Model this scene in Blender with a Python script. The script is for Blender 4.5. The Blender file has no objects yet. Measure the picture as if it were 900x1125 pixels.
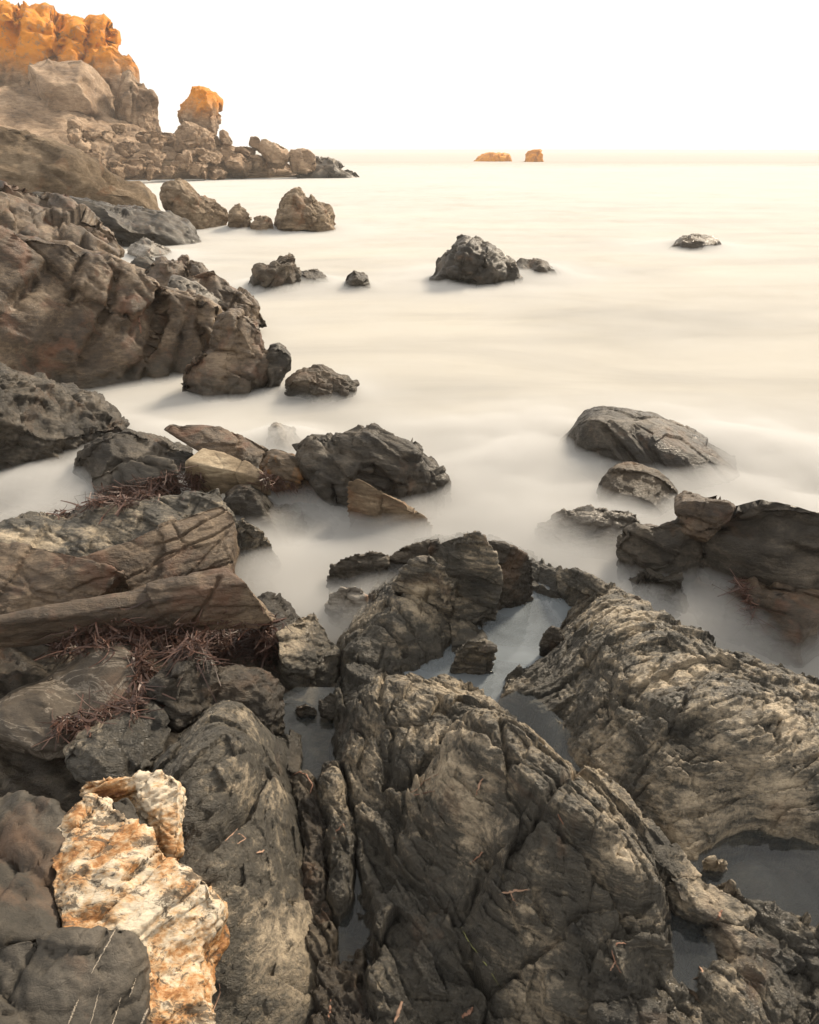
import bpy, bmesh, math, random
import numpy as np
from mathutils import Vector

scene = bpy.context.scene
COL = scene.collection
RAD = math.radians

# ------------------------------------------------------------------ camera
PITCH = math.atan((562.5 - 164.0) / 720.0)
CAM_Z = 3.0
cam_data = bpy.data.cameras.new('camera')
cam_data.sensor_fit = 'VERTICAL'
cam_data.sensor_height = 36.0
cam_data.lens = 36.0 * 720.0 / 1125.0
cam_data.clip_start = 0.05
cam_data.clip_end = 60000.0
cam = bpy.data.objects.new('camera', cam_data)
cam.location = (0, 0, CAM_Z)
cam.rotation_euler = (math.pi / 2 - PITCH, 0, 0)
COL.objects.link(cam)
scene.camera = cam

# ------------------------------------------------------------------ sky, sun, exposure
SUN_EL, SUN_AZ = 37.0, 42.0            # azimuth measured from +Y (seaward) towards +X
world = bpy.data.worlds.new('World')
scene.world = world
world.use_nodes = True
wn, wl = world.node_tree.nodes, world.node_tree.links
wn.clear()
w_out = wn.new('ShaderNodeOutputWorld')
w_bg = wn.new('ShaderNodeBackground')
w_bg.inputs['Strength'].default_value = 0.12
sky = wn.new('ShaderNodeTexSky')
sky.sky_type = 'NISHITA'
sky.sun_disc = False
sky.sun_elevation = RAD(SUN_EL)
sky.sun_rotation = RAD(SUN_AZ)
sky.dust_density = 1.0
sky.air_density = 1.0
sky.ozone_density = 1.0
w_hsv = wn.new('ShaderNodeHueSaturation')
w_hsv.inputs['Saturation'].default_value = 0.25
w_tint = wn.new('ShaderNodeMixRGB')
w_tint.blend_type = 'MULTIPLY'
w_tint.inputs['Fac'].default_value = 1.0
w_tint.inputs['Color2'].default_value = (1.0, 0.965, 0.91, 1)
w_cloud = wn.new('ShaderNodeMixRGB')            # bright even cloud over the sky
w_cloud.blend_type = 'LIGHTEN'
w_cloud.inputs['Fac'].default_value = 1.0
w_cloud.inputs['Color2'].default_value = (7.9, 7.9, 7.9, 1)
wl.new(sky.outputs['Color'], w_hsv.inputs['Color'])
wl.new(w_hsv.outputs['Color'], w_cloud.inputs['Color1'])
wl.new(w_cloud.outputs['Color'], w_tint.inputs['Color1'])
wl.new(w_tint.outputs['Color'], w_bg.inputs['Color'])
wl.new(w_bg.outputs['Background'], w_out.inputs['Surface'])

sun_data = bpy.data.lights.new('sun', 'SUN')
sun_data.energy = 5.0
sun_data.angle = RAD(8.0)
sun_data.color = (1.0, 0.85, 0.65)
sun = bpy.data.objects.new('sun', sun_data)
COL.objects.link(sun)
_sd = Vector((math.sin(RAD(SUN_AZ)) * math.cos(RAD(SUN_EL)), math.cos(RAD(SUN_AZ)) * math.cos(RAD(SUN_EL)), math.sin(RAD(SUN_EL))))
sun.rotation_euler = _sd.to_track_quat('Z', 'Y').to_euler()
sun.location = (0, 0, 40)

vs = scene.view_settings
vs.view_transform = 'Standard'
vs.look = 'None'
vs.gamma = 1.0
vs.use_curve_mapping = False
vs.exposure = 0.30
scene.cycles.volume_bounces = 3
scene.cycles.max_bounces = 8
scene.cycles.diffuse_bounces = 3
scene.cycles.glossy_bounces = 3
scene.cycles.transparent_max_bounces = 12
scene.cycles.caustics_reflective = False
scene.cycles.caustics_refractive = False

# ------------------------------------------------------------------ pixels to the world
F = 720.0
_f = np.array([0, math.cos(PITCH), -math.sin(PITCH)])
_r = np.array([1.0, 0, 0])
_u = np.array([0, math.sin(PITCH), math.cos(PITCH)])
CAM = np.array([0, 0, CAM_Z])

def ray(px, py):
    return _f * F + _r * (px - 450.0) + _u * (562.5 - py)

def PZ(px, py, z):                      # on the level z
    d = ray(px, py)
    return CAM + d * ((z - CAM_Z) / d[2])

def PY(px, py, y):                      # at the distance y
    d = ray(px, py)
    return CAM + d * (y / d[1])

def pt(p):
    if p[0] == 'w': return np.array(p[1:], float)
    return PY(p[1], p[2], p[3]) if p[0] == 'y' else PZ(*p)

# ------------------------------------------------------------------ noise
_tabs = {}
def _tab(seed):
    if seed not in _tabs:
        r = np.random.RandomState(seed + 17)
        perm = r.permutation(512)
        g = r.normal(size=(512, 3))
        g /= np.linalg.norm(g, axis=1)[:, None]
        _tabs[seed] = (perm, g, r.rand(512, 4))
    return _tabs[seed]

def _h(i, j, k, perm):
    return perm[(perm[(perm[i & 511] + j) & 511] + k) & 511]

def perlin(p, seed=0):
    perm, g, _ = _tab(seed)
    i = np.floor(p).astype(np.int64)
    f = p - i
    u = f * f * f * (f * (f * 6 - 15) + 10)
    out = 0
    for dx in (0, 1):
        wx = u[:, 0] if dx else 1 - u[:, 0]
        for dy in (0, 1):
            wy = u[:, 1] if dy else 1 - u[:, 1]
            for dz in (0, 1):
                wz = u[:, 2] if dz else 1 - u[:, 2]
                gg = g[_h(i[:, 0] + dx, i[:, 1] + dy, i[:, 2] + dz, perm)]
                d = (gg * (f - np.array([dx, dy, dz]))).sum(1)
                out = out + wx * wy * wz * d
    return out * 1.5

def fbm(p, octs=4, seed=0, gain=0.5, lac=2.07, ridged=False):
    a, s, tot = 1.0, 0.0, 0.0
    q = np.array(p, dtype=float)
    for o in range(octs):
        n = perlin(q, seed + o)
        if ridged:
            n = 1 - 2 * np.abs(n)
        s = s + a * n
        tot += a
        a *= gain
        q = q * lac + 11.3
    return s / tot

def cells(p, seed=0):
    """F1, F2 distances, four random numbers of the nearest cell and the offset from its point"""
    perm, _, rnd = _tab(seed)
    i = np.floor(p).astype(np.int64)
    f = p - i
    n = len(p)
    f1 = np.full(n, 9.0); f2 = np.full(n, 9.0)
    cid = np.zeros(n, dtype=np.int64)
    off = np.zeros((n, 3))
    for dx in (-1, 0, 1):
        for dy in (-1, 0, 1):
            for dz in (-1, 0, 1):
                hh = _h(i[:, 0] + dx, i[:, 1] + dy, i[:, 2] + dz, perm)
                d = np.array([dx, dy, dz]) + rnd[hh, :3] * 0.9 + 0.05 - f
                dist = np.sqrt((d * d).sum(1))
                near = dist < f1
                f2 = np.where(near, f1, np.minimum(f2, dist))
                cid = np.where(near, hh, cid)
                off[near] = -d[near]
                f1 = np.where(near, dist, f1)
    return f1, f2, rnd[cid], off

def sstep(a, b, x):
    t = np.clip((x - a) / (b - a), 0, 1)
    return t * t * (3 - 2 * t)

def frame(direction, normal=(0, 0, 1)):
    a = np.array(direction, float); a /= np.linalg.norm(a)
    n = np.array(normal, float)
    n -= a * n.dot(a); n /= np.linalg.norm(n)
    b = np.cross(n, a)
    return np.stack([a, b, n])          # rows

def facet(p, seed, k=0.30, g=1.0):
    """upper envelope of tilted paraboloids: chipped faces that meet in sharp hollows and ribs"""
    perm, grad, rnd = _tab(seed)
    i = np.floor(p - 0.5).astype(np.int64)
    best = np.full(len(p), -9.0)
    for dx in (0, 1):
        for dy in (0, 1):
            for dz in (0, 1):
                h = _h(i[:, 0] + dx, i[:, 1] + dy, i[:, 2] + dz, perm)
                d = p - i - np.array([dx, dy, dz]) - rnd[h, :3] * 0.8 - 0.1
                v = rnd[h, 3] * 0.5 + g * (grad[h] * d).sum(1) - k * (d * d).sum(1)
                best = np.maximum(best, v)
    return best - 0.25

def _r1(i, seed):
    """a random number 0..1 for every integer"""
    x = (i.astype(np.int64) * 374761393 + seed * 668265263) & 0xffffffff
    x = ((x ^ (x >> 13)) * 1274126177) & 0xffffffff
    x = (x ^ (x >> 16)) & 0xffffffff
    return x / 4294967296.0

def _joint(c, seed):
    """jittered 1-D cells: id, signed place in the cell (-.5..+.5), distance to the nearest joint, id of that joint"""
    i = np.floor(c)
    b0 = i + 0.7 * (_r1(i, seed) - 0.5)
    i = np.where(c < b0, i - 1, i)
    b0 = i + 0.7 * (_r1(i, seed) - 0.5)
    b1 = i + 1 + 0.7 * (_r1(i + 1, seed) - 0.5)
    over = c >= b1
    i = np.where(over, i + 1, i)
    b0 = np.where(over, b1, b0)
    b1 = i + 1 + 0.7 * (_r1(i + 1, seed) - 0.5)
    e0, e1 = c - b0, b1 - c
    return i, (c - (b0 + b1) / 2), np.minimum(e0, e1), np.where(e0 < e1, i, i + 1)

def fracture(p, fr, size, seed, aniso=(2.4, 1.0, 0.9), step=0.18, tilt=0.36, crack=0.18, crack_w=0.035,
             rough=0.05, warp=0.16, grain=0.016, lump=0.10, levels=2, chip=0.16):
    """displacement (metres) of jointed, foliated rock; size = block width in metres"""
    q0 = p @ fr.T
    # joint sets that are not square to each other
    K = np.array([[1.0, 0.28, 0.1], [0.12, 1.0, -0.18], [-0.1, 0.22, 1.0]])
    out = size * lump * 2 * fbm(p / (size * 2.6), 3, seed + 30)
    s = size
    for lv in range(levels):
        w = np.stack([fbm(q0 / (s * 2.6) + 5.1 * k, 3, seed + 40 + k + 7 * lv) for k in range(3)], 1) * warp * 2.2
        q = (q0 / s + w) @ K.T / np.array(aniso)
        i1, f1, e1, j1 = _joint(q[:, 1], seed + 11 + lv)
        i2, f2, e2, j2 = _joint(q[:, 0] + 3.7 * _r1(i1, seed + 5), seed + 12 + lv)
        i3, f3, e3, j3 = _joint(q[:, 2] + 2.3 * _r1(i1 * 31 + i2, seed + 6), seed + 13 + lv)
        hid = i1 * 7919 + i2 * 104729 + i3 * 15485863
        b = (_r1(hid, seed + 1) - 0.5) * step
        b = b + (f1 * (_r1(hid, seed + 2) - 0.5) + f2 * aniso[0] * .6 * (_r1(hid, seed + 3) - 0.5)) * tilt
        # joints open and close along their length
        op = sstep(-0.10, 0.30, fbm(p / (s * 1.7), 3, seed + 90 + lv))
        ww = crack_w * (1.0 if lv == 0 else 1.9) * (0.5 + 1.0 * sstep(-.3, .3, fbm(p / (s * .7), 2, seed + 95 + lv)))
        c = 0
        for e, j, an, k in ((e1, j1, aniso[1], 0), (e2, j2 + 51 * i1, aniso[0], 1), (e3, j3 + 77 * i2, aniso[2], 2)):
            on = sstep(0.25, 0.6, _r1(j, seed + 20 + k))
            d = e * an
            c = np.maximum(c, on * np.exp(-(d / ww) ** 2))
            b = b - 0.030 * np.exp(-(d / (crack_w * 4.5)) ** 2) * (0.4 + .6 * on)        # worn edges
        out = out + s * (b - crack * (1.0 if lv == 0 else 1.9) * c * (0.15 + 0.85 * op)) * (0.75 if lv else 1.0)
        s *= 0.34
    qa = q0 / np.array([2.0, 1.0, 0.8])
    wv = 0.25 * np.stack([fbm(qa / (size * .5) + 3.3 * k, 2, seed + 140 + k) for k in range(3)], 1)
    out = out - size * chip * facet(qa / (size * 0.75) + wv, seed + 150)
    out = out + size * chip * 0.34 * facet(qa / (size * 0.24) + wv * 2, seed + 160)
    qa = q0 / np.array([2.4, 1.0, 0.7])
    out += size * rough * fbm(qa / (size * 0.8), 6, seed + 60, gain=0.60, ridged=True)
    out += size * grain * fbm(qa / (size * 0.09), 3, seed + 75, ridged=True)
    return out

# ------------------------------------------------------------------ meshes and objects
def tag(o, label=None, cat=None, group=None, kind=None):
    if cat and not kind: kind = 'thing'
    if label: o['label'] = label
    if cat: o['category'] = cat
    if group: o['group'] = group
    if kind: o['kind'] = kind
    return o

def vnormals(me):
    n = np.empty(len(me.vertices) * 3)
    me.vertices.foreach_get('normal', n)
    return n.reshape(-1, 3)

def vco(me):
    n = np.empty(len(me.vertices) * 3)
    me.vertices.foreach_get('co', n)
    return n.reshape(-1, 3)

def mesh_np(name, v, quads):
    me = bpy.data.meshes.new(name)
    v = np.asarray(v, dtype=np.float32)
    k = quads.shape[1]
    me.vertices.add(len(v)); me.vertices.foreach_set('co', v.ravel())
    me.loops.add(quads.size); me.loops.foreach_set('vertex_index', quads.astype(np.int32).ravel())
    me.polygons.add(len(quads))
    me.polygons.foreach_set('loop_start', np.arange(0, quads.size, k, dtype=np.int32))
    me.polygons.foreach_set('loop_total', np.full(len(quads), k, dtype=np.int32))
    me.update(calc_edges=True)
    return me

def finish(name, me, mat, parent=None, smooth=True):
    """mesh in world coordinates -> object with its origin at the middle of its base"""
    v = vco(me)
    lo, hi = v.min(0), v.max(0)
    base = np.array([(lo[0] + hi[0]) / 2, (lo[1] + hi[1]) / 2, lo[2]])
    if parent is not None:
        base = np.array(parent.location)
    me.vertices.foreach_set('co', (v - base).astype(np.float32).ravel())
    me.polygons.foreach_set('use_smooth', np.full(len(me.polygons), smooth))
    me.update()
    me.name = name
    o = bpy.data.objects.new(name, me)
    COL.objects.link(o)
    if parent is not None:
        o.parent = parent
    else:
        o.location = base
    if mat is not None:
        me.materials.append(mat)
    return o

def remesh(me, voxel, smooth=2):
    o = bpy.data.objects.new('work', me)
    COL.objects.link(o)
    m = o.modifiers.new('r', 'REMESH'); m.mode = 'VOXEL'; m.voxel_size = voxel; m.adaptivity = 0
    if smooth:
        s = o.modifiers.new('s', 'SMOOTH'); s.factor = 0.5; s.iterations = smooth
    dg = bpy.context.evaluated_depsgraph_get()
    out = bpy.data.meshes.new_from_object(o.evaluated_get(dg))
    bpy.data.objects.remove(o)
    return out

SEA_ROCKS = []
DIP = frame((0.85, -0.5, -0.12), (0.2, 0.3, 0.9))

def displace(me, size, seed, fr, amp=1.0, **kw):
    v, n = vco(me), vnormals(me)
    d = fracture(v, fr, size, seed, **kw) * amp
    me.vertices.foreach_set('co', (v + n * d[:, None]).astype(np.float32).ravel())
    me.update()

def carve_mesh(me, lines, o, n, wob=0.02, seed=0):
    """grooves along lines seen in the photograph, cut straight into the face (normal n through o)"""
    n = n / np.linalg.norm(n)
    side = np.cross([0, 0, 1], n); side /= np.linalg.norm(side)
    up = np.cross(n, side)
    v, nr = vco(me), vnormals(me)
    P = np.stack([(v - o) @ side, (v - o) @ up], 1)
    P = P + wob * np.stack([fbm(v / (wob * 5), 3, seed + 300), fbm(v / (wob * 5), 3, seed + 310)], 1)
    front = sstep(-0.2, 0.2, nr @ n)
    d = np.zeros(len(v))
    for pl, wid, dep in lines:
        Q = []
        for px, py in pl:
            r = ray(px, py); w = CAM + r * (n.dot(o - CAM) / n.dot(r))
            Q.append(((w - o) @ side, (w - o) @ up))
        Q = np.array(Q); dd = np.full(len(v), 1e9)
        for a in range(len(Q) - 1):
            e = Q[a + 1] - Q[a]; w = P - Q[a]
            t = np.clip((w @ e) / e.dot(e), 0, 1)
            dd = np.minimum(dd, ((w - t[:, None] * e) ** 2).sum(1))
        d = np.maximum(d, dep * np.exp(-dd / wid ** 2))
    me.vertices.foreach_set('co', (v - nr * (d * front)[:, None]).astype(np.float32).ravel()); me.update()

# a traced outline standing at its own distance, swollen to a solid with real depth and cut by random planes
def bulge(name, label, cat, outline, base_py, mat, depth=0.5, sub=5, seed=1, lean=0.0, y=None, sink=0.35, cuts=16, cut=0.80,
          block=None, fr=None, amp=1.0, q=0.8, off=0.35, lines=(), group=None, kind=None, **kw):
    xs = [p[0] for p in outline]; ys = [p[1] for p in outline]
    cx = (min(xs) + max(xs)) / 2
    if y is None:
        y = PZ(cx, base_py, 0.18)[1]
    c0 = PY(cx, base_py, y)
    width = (max(xs) - min(xs)) / F * np.linalg.norm(c0 - CAM)
    T = depth * width
    n = np.array([-c0[0], -c0[1], 0.0]); n /= np.linalg.norm(n)      # level, towards the camera
    side = np.cross([0, 0, 1], n)
    up = np.array([0, 0, 1.0]) * math.cos(lean) - n * math.sin(lean)  # leaning back
    nn = np.cross(side, up)
    o = c0 - n * T * off
    W = []
    for px, py in outline:
        d = ray(px, py)
        k = nn.dot(o - CAM) / nn.dot(d)
        W.append(CAM + d * k)
    W = np.array(W)
    uv = np.stack([(W - o) @ side, (W - o) @ up], 1)
    lowv = uv[:, 1].min()
    h = uv[:, 1].max() - lowv
    # let the foot of the outline run on below the water or ground
    foot = uv[:, 1] < lowv + 0.18 * h
    uv[foot, 1] -= sink * max(h, 0.3 * width)
    cen = np.array([(uv[:, 0].min() + uv[:, 0].max()) / 2, lowv + 0.12 * h])
    th = np.linspace(-math.pi, math.pi, 721)
    R = np.zeros(721)
    m = len(uv)
    for a in range(m):
        p, r = uv[a] - cen, uv[(a + 1) % m] - cen
        e = r - p
        den = np.cos(th) * e[1] - np.sin(th) * e[0]
        den = np.where(np.abs(den) < 1e-9, 1e-9, den)
        t = (p[0] * e[1] - p[1] * e[0]) / den
        s = (p[0] * np.sin(th) - p[1] * np.cos(th)) / den
        ok = (t > 0) & (s >= -1e-6) & (s <= 1 + 1e-6)
        R = np.where(ok, np.maximum(R, t), R)
    R = np.where(R <= 0, 0.3 * width, R)
    bm = bmesh.new()
    bmesh.ops.create_icosphere(bm, subdivisions=sub, radius=1.0)
    me = bpy.data.meshes.new('w'); bm.to_mesh(me); bm.free()
    s = vco(me)
    rnd = np.random.RandomState(seed)
    s = s / (np.abs(s) ** 3).sum(1)[:, None] ** (1 / 3) * 1.0        # a little blocky
    for _ in range(cuts):
        pn = rnd.normal(size=3); pn[2] = (0.45 + abs(pn[2])) * (1 if pn[2] > 0 else -1)
        pn /= np.linalg.norm(pn)
        dd = cut + 0.2 * rnd.rand()
        lim = (dd - s[:, 0] * pn[0] - s[:, 1] * pn[1]) / pn[2]
        if pn[2] > 0: s[:, 2] = np.where(s[:, 2] > 0, np.maximum(np.minimum(s[:, 2], lim), 0.02 * s[:, 2]), s[:, 2])
        else: s[:, 2] = np.where(s[:, 2] < 0, np.minimum(np.maximum(s[:, 2], lim), 0.02 * s[:, 2]), s[:, 2])
    rho = np.hypot(s[:, 0], s[:, 1])
    ang = np.arctan2(s[:, 1], s[:, 0])
    rr = np.interp(ang, th, R) * np.minimum(rho, 1.0) ** q
    pos = o + side * (cen[0] + rr * np.cos(ang))[:, None] + up * (cen[1] + rr * np.sin(ang))[:, None] + nn * (s[:, 2] * T)[:, None]
    me.vertices.foreach_set('co', pos.astype(np.float32).ravel()); me.update()
    displace(me, block or width * 0.28, seed, DIP if fr is None else fr, amp, **kw)
    if lines: carve_mesh(me, lines, o, nn, width * .008, seed)
    ob = finish(name, me, mat)
    if name == 'sea_rock': SEA_ROCKS.append((o[0], o[1], width))
    return tag(ob, label, cat, group, kind)

# solid spanned by points seen in the photograph, each with its own height
def hull(name, label, cat, pts, mat, voxel=0.02, block=0.2, seed=1, floor=0.0, back=0.12, fr=None, amp=1.0, smooth=2, group=None, kind=None, lines=(), **kw):
    allp = []
    for group_pts in (pts if isinstance(pts[0], list) else [pts]):
        P = np.array([pt(p) for p in group_pts])
        low = P.copy()
        low[:, 2] = np.minimum(floor, P[:, 2] - 0.05)
        vdir = P - CAM; vdir[:, 2] = 0
        vdir /= np.linalg.norm(vdir, axis=1)[:, None]
        low = low + vdir * back
        allp.append(np.vstack([P, low]))
    bm = bmesh.new()
    for P in allp:
        b = bmesh.new()
        vv = [b.verts.new(p) for p in P]
        r = bmesh.ops.convex_hull(b, input=vv)
        junk = list({g for g in r['geom_interior'] + r['geom_unused'] if isinstance(g, bmesh.types.BMVert)})
        bmesh.ops.delete(b, geom=junk, context='VERTS')
        m = bpy.data.meshes.new('t'); b.to_mesh(m); b.free()
        bm.from_mesh(m); bpy.data.meshes.remove(m)
    me = bpy.data.meshes.new('w'); bm.to_mesh(me); bm.free()
    me = remesh(me, voxel, smooth)
    displace(me, block, seed, DIP if fr is None else fr, amp, **kw)
    if lines:
        cc = np.array([pt(p) for p in (pts[0] if isinstance(pts[0], list) else pts)]).mean(0)
        carve_mesh(me, lines, cc, CAM - cc, .008, seed)
    ob = finish(name, me, mat)
    return tag(ob, label, cat, group, kind)

# rock pavement: a relief over an outline on the ground, through given heights, with steep broken sides and a flat underside
def relief(name, label, cat, outline, inner, mat, res=0.006, seed=1, edge=0.10, steep=3.0, fr=None, block=0.2, amp=1.0, jag=0.05,
           margin=0.16, bottom=-0.4, group=None, kind=None, carve=(), smooth=0.002, bumps=(), **kw):
    fr = DIP if fr is None else fr
    O = np.array([pt(p) for p in outline])
    I = np.array([pt(p) for p in inner]) if inner else np.zeros((0, 3))
    C = np.vstack([O, I])
    X = C[:, :2]; n = len(X)
    def U(d2):
        return 0.5 * d2 * np.log(d2 + 1e-9)
    d2 = ((X[:, None] - X[None]) ** 2).sum(2)
    A = np.zeros((n + 3, n + 3))
    A[:n, :n] = U(d2) + np.eye(n) * smooth
    A[:n, n] = 1; A[:n, n + 1:] = X
    A[n, :n] = 1; A[n + 1:, :n] = X.T
    sol = np.linalg.solve(A, np.concatenate([C[:, 2], np.zeros(3)]))
    lo, hi = O[:, :2].min(0) - margin, O[:, :2].max(0) + margin
    nx, ny = int((hi[0] - lo[0]) / res) + 1, int((hi[1] - lo[1]) / res) + 1
    gx, gy = np.meshgrid(lo[0] + np.arange(nx) * res, lo[1] + np.arange(ny) * res, indexing='ij')
    G = np.stack([gx.ravel(), gy.ravel()], 1)
    # signed distance to the outline
    sd = np.full(len(G), 1e9); inside = np.zeros(len(G), bool)
    m = len(O)
    for a in range(m):
        p, r = O[a, :2], O[(a + 1) % m, :2]
        e = r - p
        w = G - p
        t = np.clip((w @ e) / max(e.dot(e), 1e-12), 0, 1)
        sd = np.minimum(sd, ((w - t[:, None] * e) ** 2).sum(1))
        c = (G[:, 1] >= p[1]) != (G[:, 1] >= r[1])
        if abs(e[1]) > 1e-12:
            inside ^= c & (G[:, 0] < p[0] + (G[:, 1] - p[1]) / e[1] * e[0])
    sd = np.sqrt(sd) * np.where(inside, 1, -1)
    use = sd > -margin
    z = np.zeros(len(G))
    Gu = G[use]
    zz = sol[n] + Gu @ sol[n + 1:]
    for k in range(n):
        zz += sol[k] * U(((Gu - X[k]) ** 2).sum(1))
    zz = np.clip(zz, C[:, 2].min() - 0.15, C[:, 2].max() + 0.12)
    P3 = np.column_stack([Gu, zz])
    t = sd[use] + jag * fbm(P3 / 0.12, 4, seed + 200)
    tr = np.clip(t, 0, edge)
    drop = edge * (1 - np.sqrt(np.maximum(1 - ((edge - tr) / edge) ** 2, 0)))
    drop = drop + np.where(t < 0, -t * steep, 0)
    zz = zz - drop
    for (x0, y0, z0, rad, dh) in bumps:
        c = pt((x0, y0, z0))
        g = np.exp(-((Gu - c[:2]) ** 2).sum(1) / (rad * rad))
        zz = zz + dh * g
    zz = zz + fracture(np.column_stack([Gu, zz]), fr, block, seed, **kw) * amp
    for (pl, wid, dep) in carve:                                  # long open joints
        q = np.array([pt(p) for p in pl])[:, :2]
        wob = Gu + 0.02 * np.stack([fbm(P3 / 0.09, 3, seed + 300), fbm(P3 / 0.09, 3, seed + 310)], 1)
        dd = np.full(len(Gu), 1e9)
        for a in range(len(q) - 1):
            e = q[a + 1] - q[a]; w = wob - q[a]
            tt = np.clip((w @ e) / e.dot(e), 0, 1)
            dd = np.minimum(dd, ((w - tt[:, None] * e) ** 2).sum(1))
        zz = zz - dep * np.exp(-dd / (wid * wid))
    z[use] = np.maximum(zz, bottom + 0.01)
    idx = np.full(len(G), -1); idx[use] = np.arange(use.sum())
    idx = idx.reshape(nx, ny)
    a, b, c, d = idx[:-1, :-1], idx[1:, :-1], idx[1:, 1:], idx[:-1, 1:]
    ok = (a >= 0) & (b >= 0) & (c >= 0) & (d >= 0)
    q = np.stack([a[ok], b[ok], c[ok], d[ok]], 1)
    V = np.column_stack([Gu, z[use]])
    # close it: rim edges go down to a flat underside
    e = np.concatenate([q[:, [0, 1]], q[:, [1, 2]], q[:, [2, 3]], q[:, [3, 0]]])
    key = e[:, 0].astype(np.int64) * (len(V) + 1) + e[:, 1]
    rev = e[:, 1].astype(np.int64) * (len(V) + 1) + e[:, 0]
    rim = e[~np.isin(key, rev)]
    rv = np.unique(rim)
    mp = np.full(len(V), -1); mp[rv] = len(V) + np.arange(len(rv))
    B = V[rv].copy(); B[:, 2] = bottom
    V2 = np.vstack([V, B])
    wall = np.stack([rim[:, 1], rim[:, 0], mp[rim[:, 0]], mp[rim[:, 1]]], 1)
    used = np.zeros(len(V2), bool); quads = np.vstack([q, wall]); used[quads.ravel()] = True
    re = np.cumsum(used) - 1
    me = mesh_np(name, V2[used], re[quads])
    ob = finish(name, me, mat)
    return tag(ob, label, cat, group, kind)

# ------------------------------------------------------------------ materials
class NT:
    def __init__(self, name):
        self.m = bpy.data.materials.new(name)
        self.m.use_nodes = True
        self.t = self.m.node_tree
        self.t.nodes.clear()
    def n(self, kind, **kw):
        x = self.t.nodes.new(kind)
        for k, v in kw.items():
            if k.startswith('i_'):
                x.inputs[k[2:].replace('_', ' ')].default_value = v
            else:
                setattr(x, k, v)
        return x
    def l(self, a, b):
        self.t.links.new(a, b)
    def noise(self, vec, scale, detail=4, rough=0.55, dist=0.0):
        x = self.n('ShaderNodeTexNoise', i_Scale=scale, i_Detail=detail, i_Roughness=rough, i_Distortion=dist)
        self.l(vec, x.inputs['Vector'])
        return x.outputs['Fac']
    def ramp(self, fac, stops, interp='LINEAR'):
        x = self.n('ShaderNodeValToRGB')
        cr = x.color_ramp
        cr.interpolation = interp
        while len(cr.elements) < len(stops):
            cr.elements.new(0.5)
        for e, (p, c) in zip(cr.elements, stops):
            e.position = p
            e.color = (c, c, c, 1) if isinstance(c, (int, float)) else (*c, 1)
        self.l(fac, x.inputs['Fac'])
        return x.outputs['Color']
    def mix(self, fac, a, b, mode='MIX'):
        x = self.n('ShaderNodeMixRGB', blend_type=mode)
        for s, v in (('Fac', fac), ('Color1', a), ('Color2', b)):
            if isinstance(v, (int, float)):
                x.inputs[s].default_value = v if s == 'Fac' else (v, v, v, 1)
            elif isinstance(v, tuple):
                x.inputs[s].default_value = (*v, 1)
            else:
                self.l(v, x.inputs[s])
        return x.outputs['Color']
    def math(self, op, a, b=None, clamp=False):
        x = self.n('ShaderNodeMath', operation=op, use_clamp=clamp)
        for k, v in enumerate((a, b)):
            if v is None: continue
            if isinstance(v, (int, float)): x.inputs[k].default_value = v
            else: self.l(v, x.inputs[k])
        return x.outputs[0]

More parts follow.
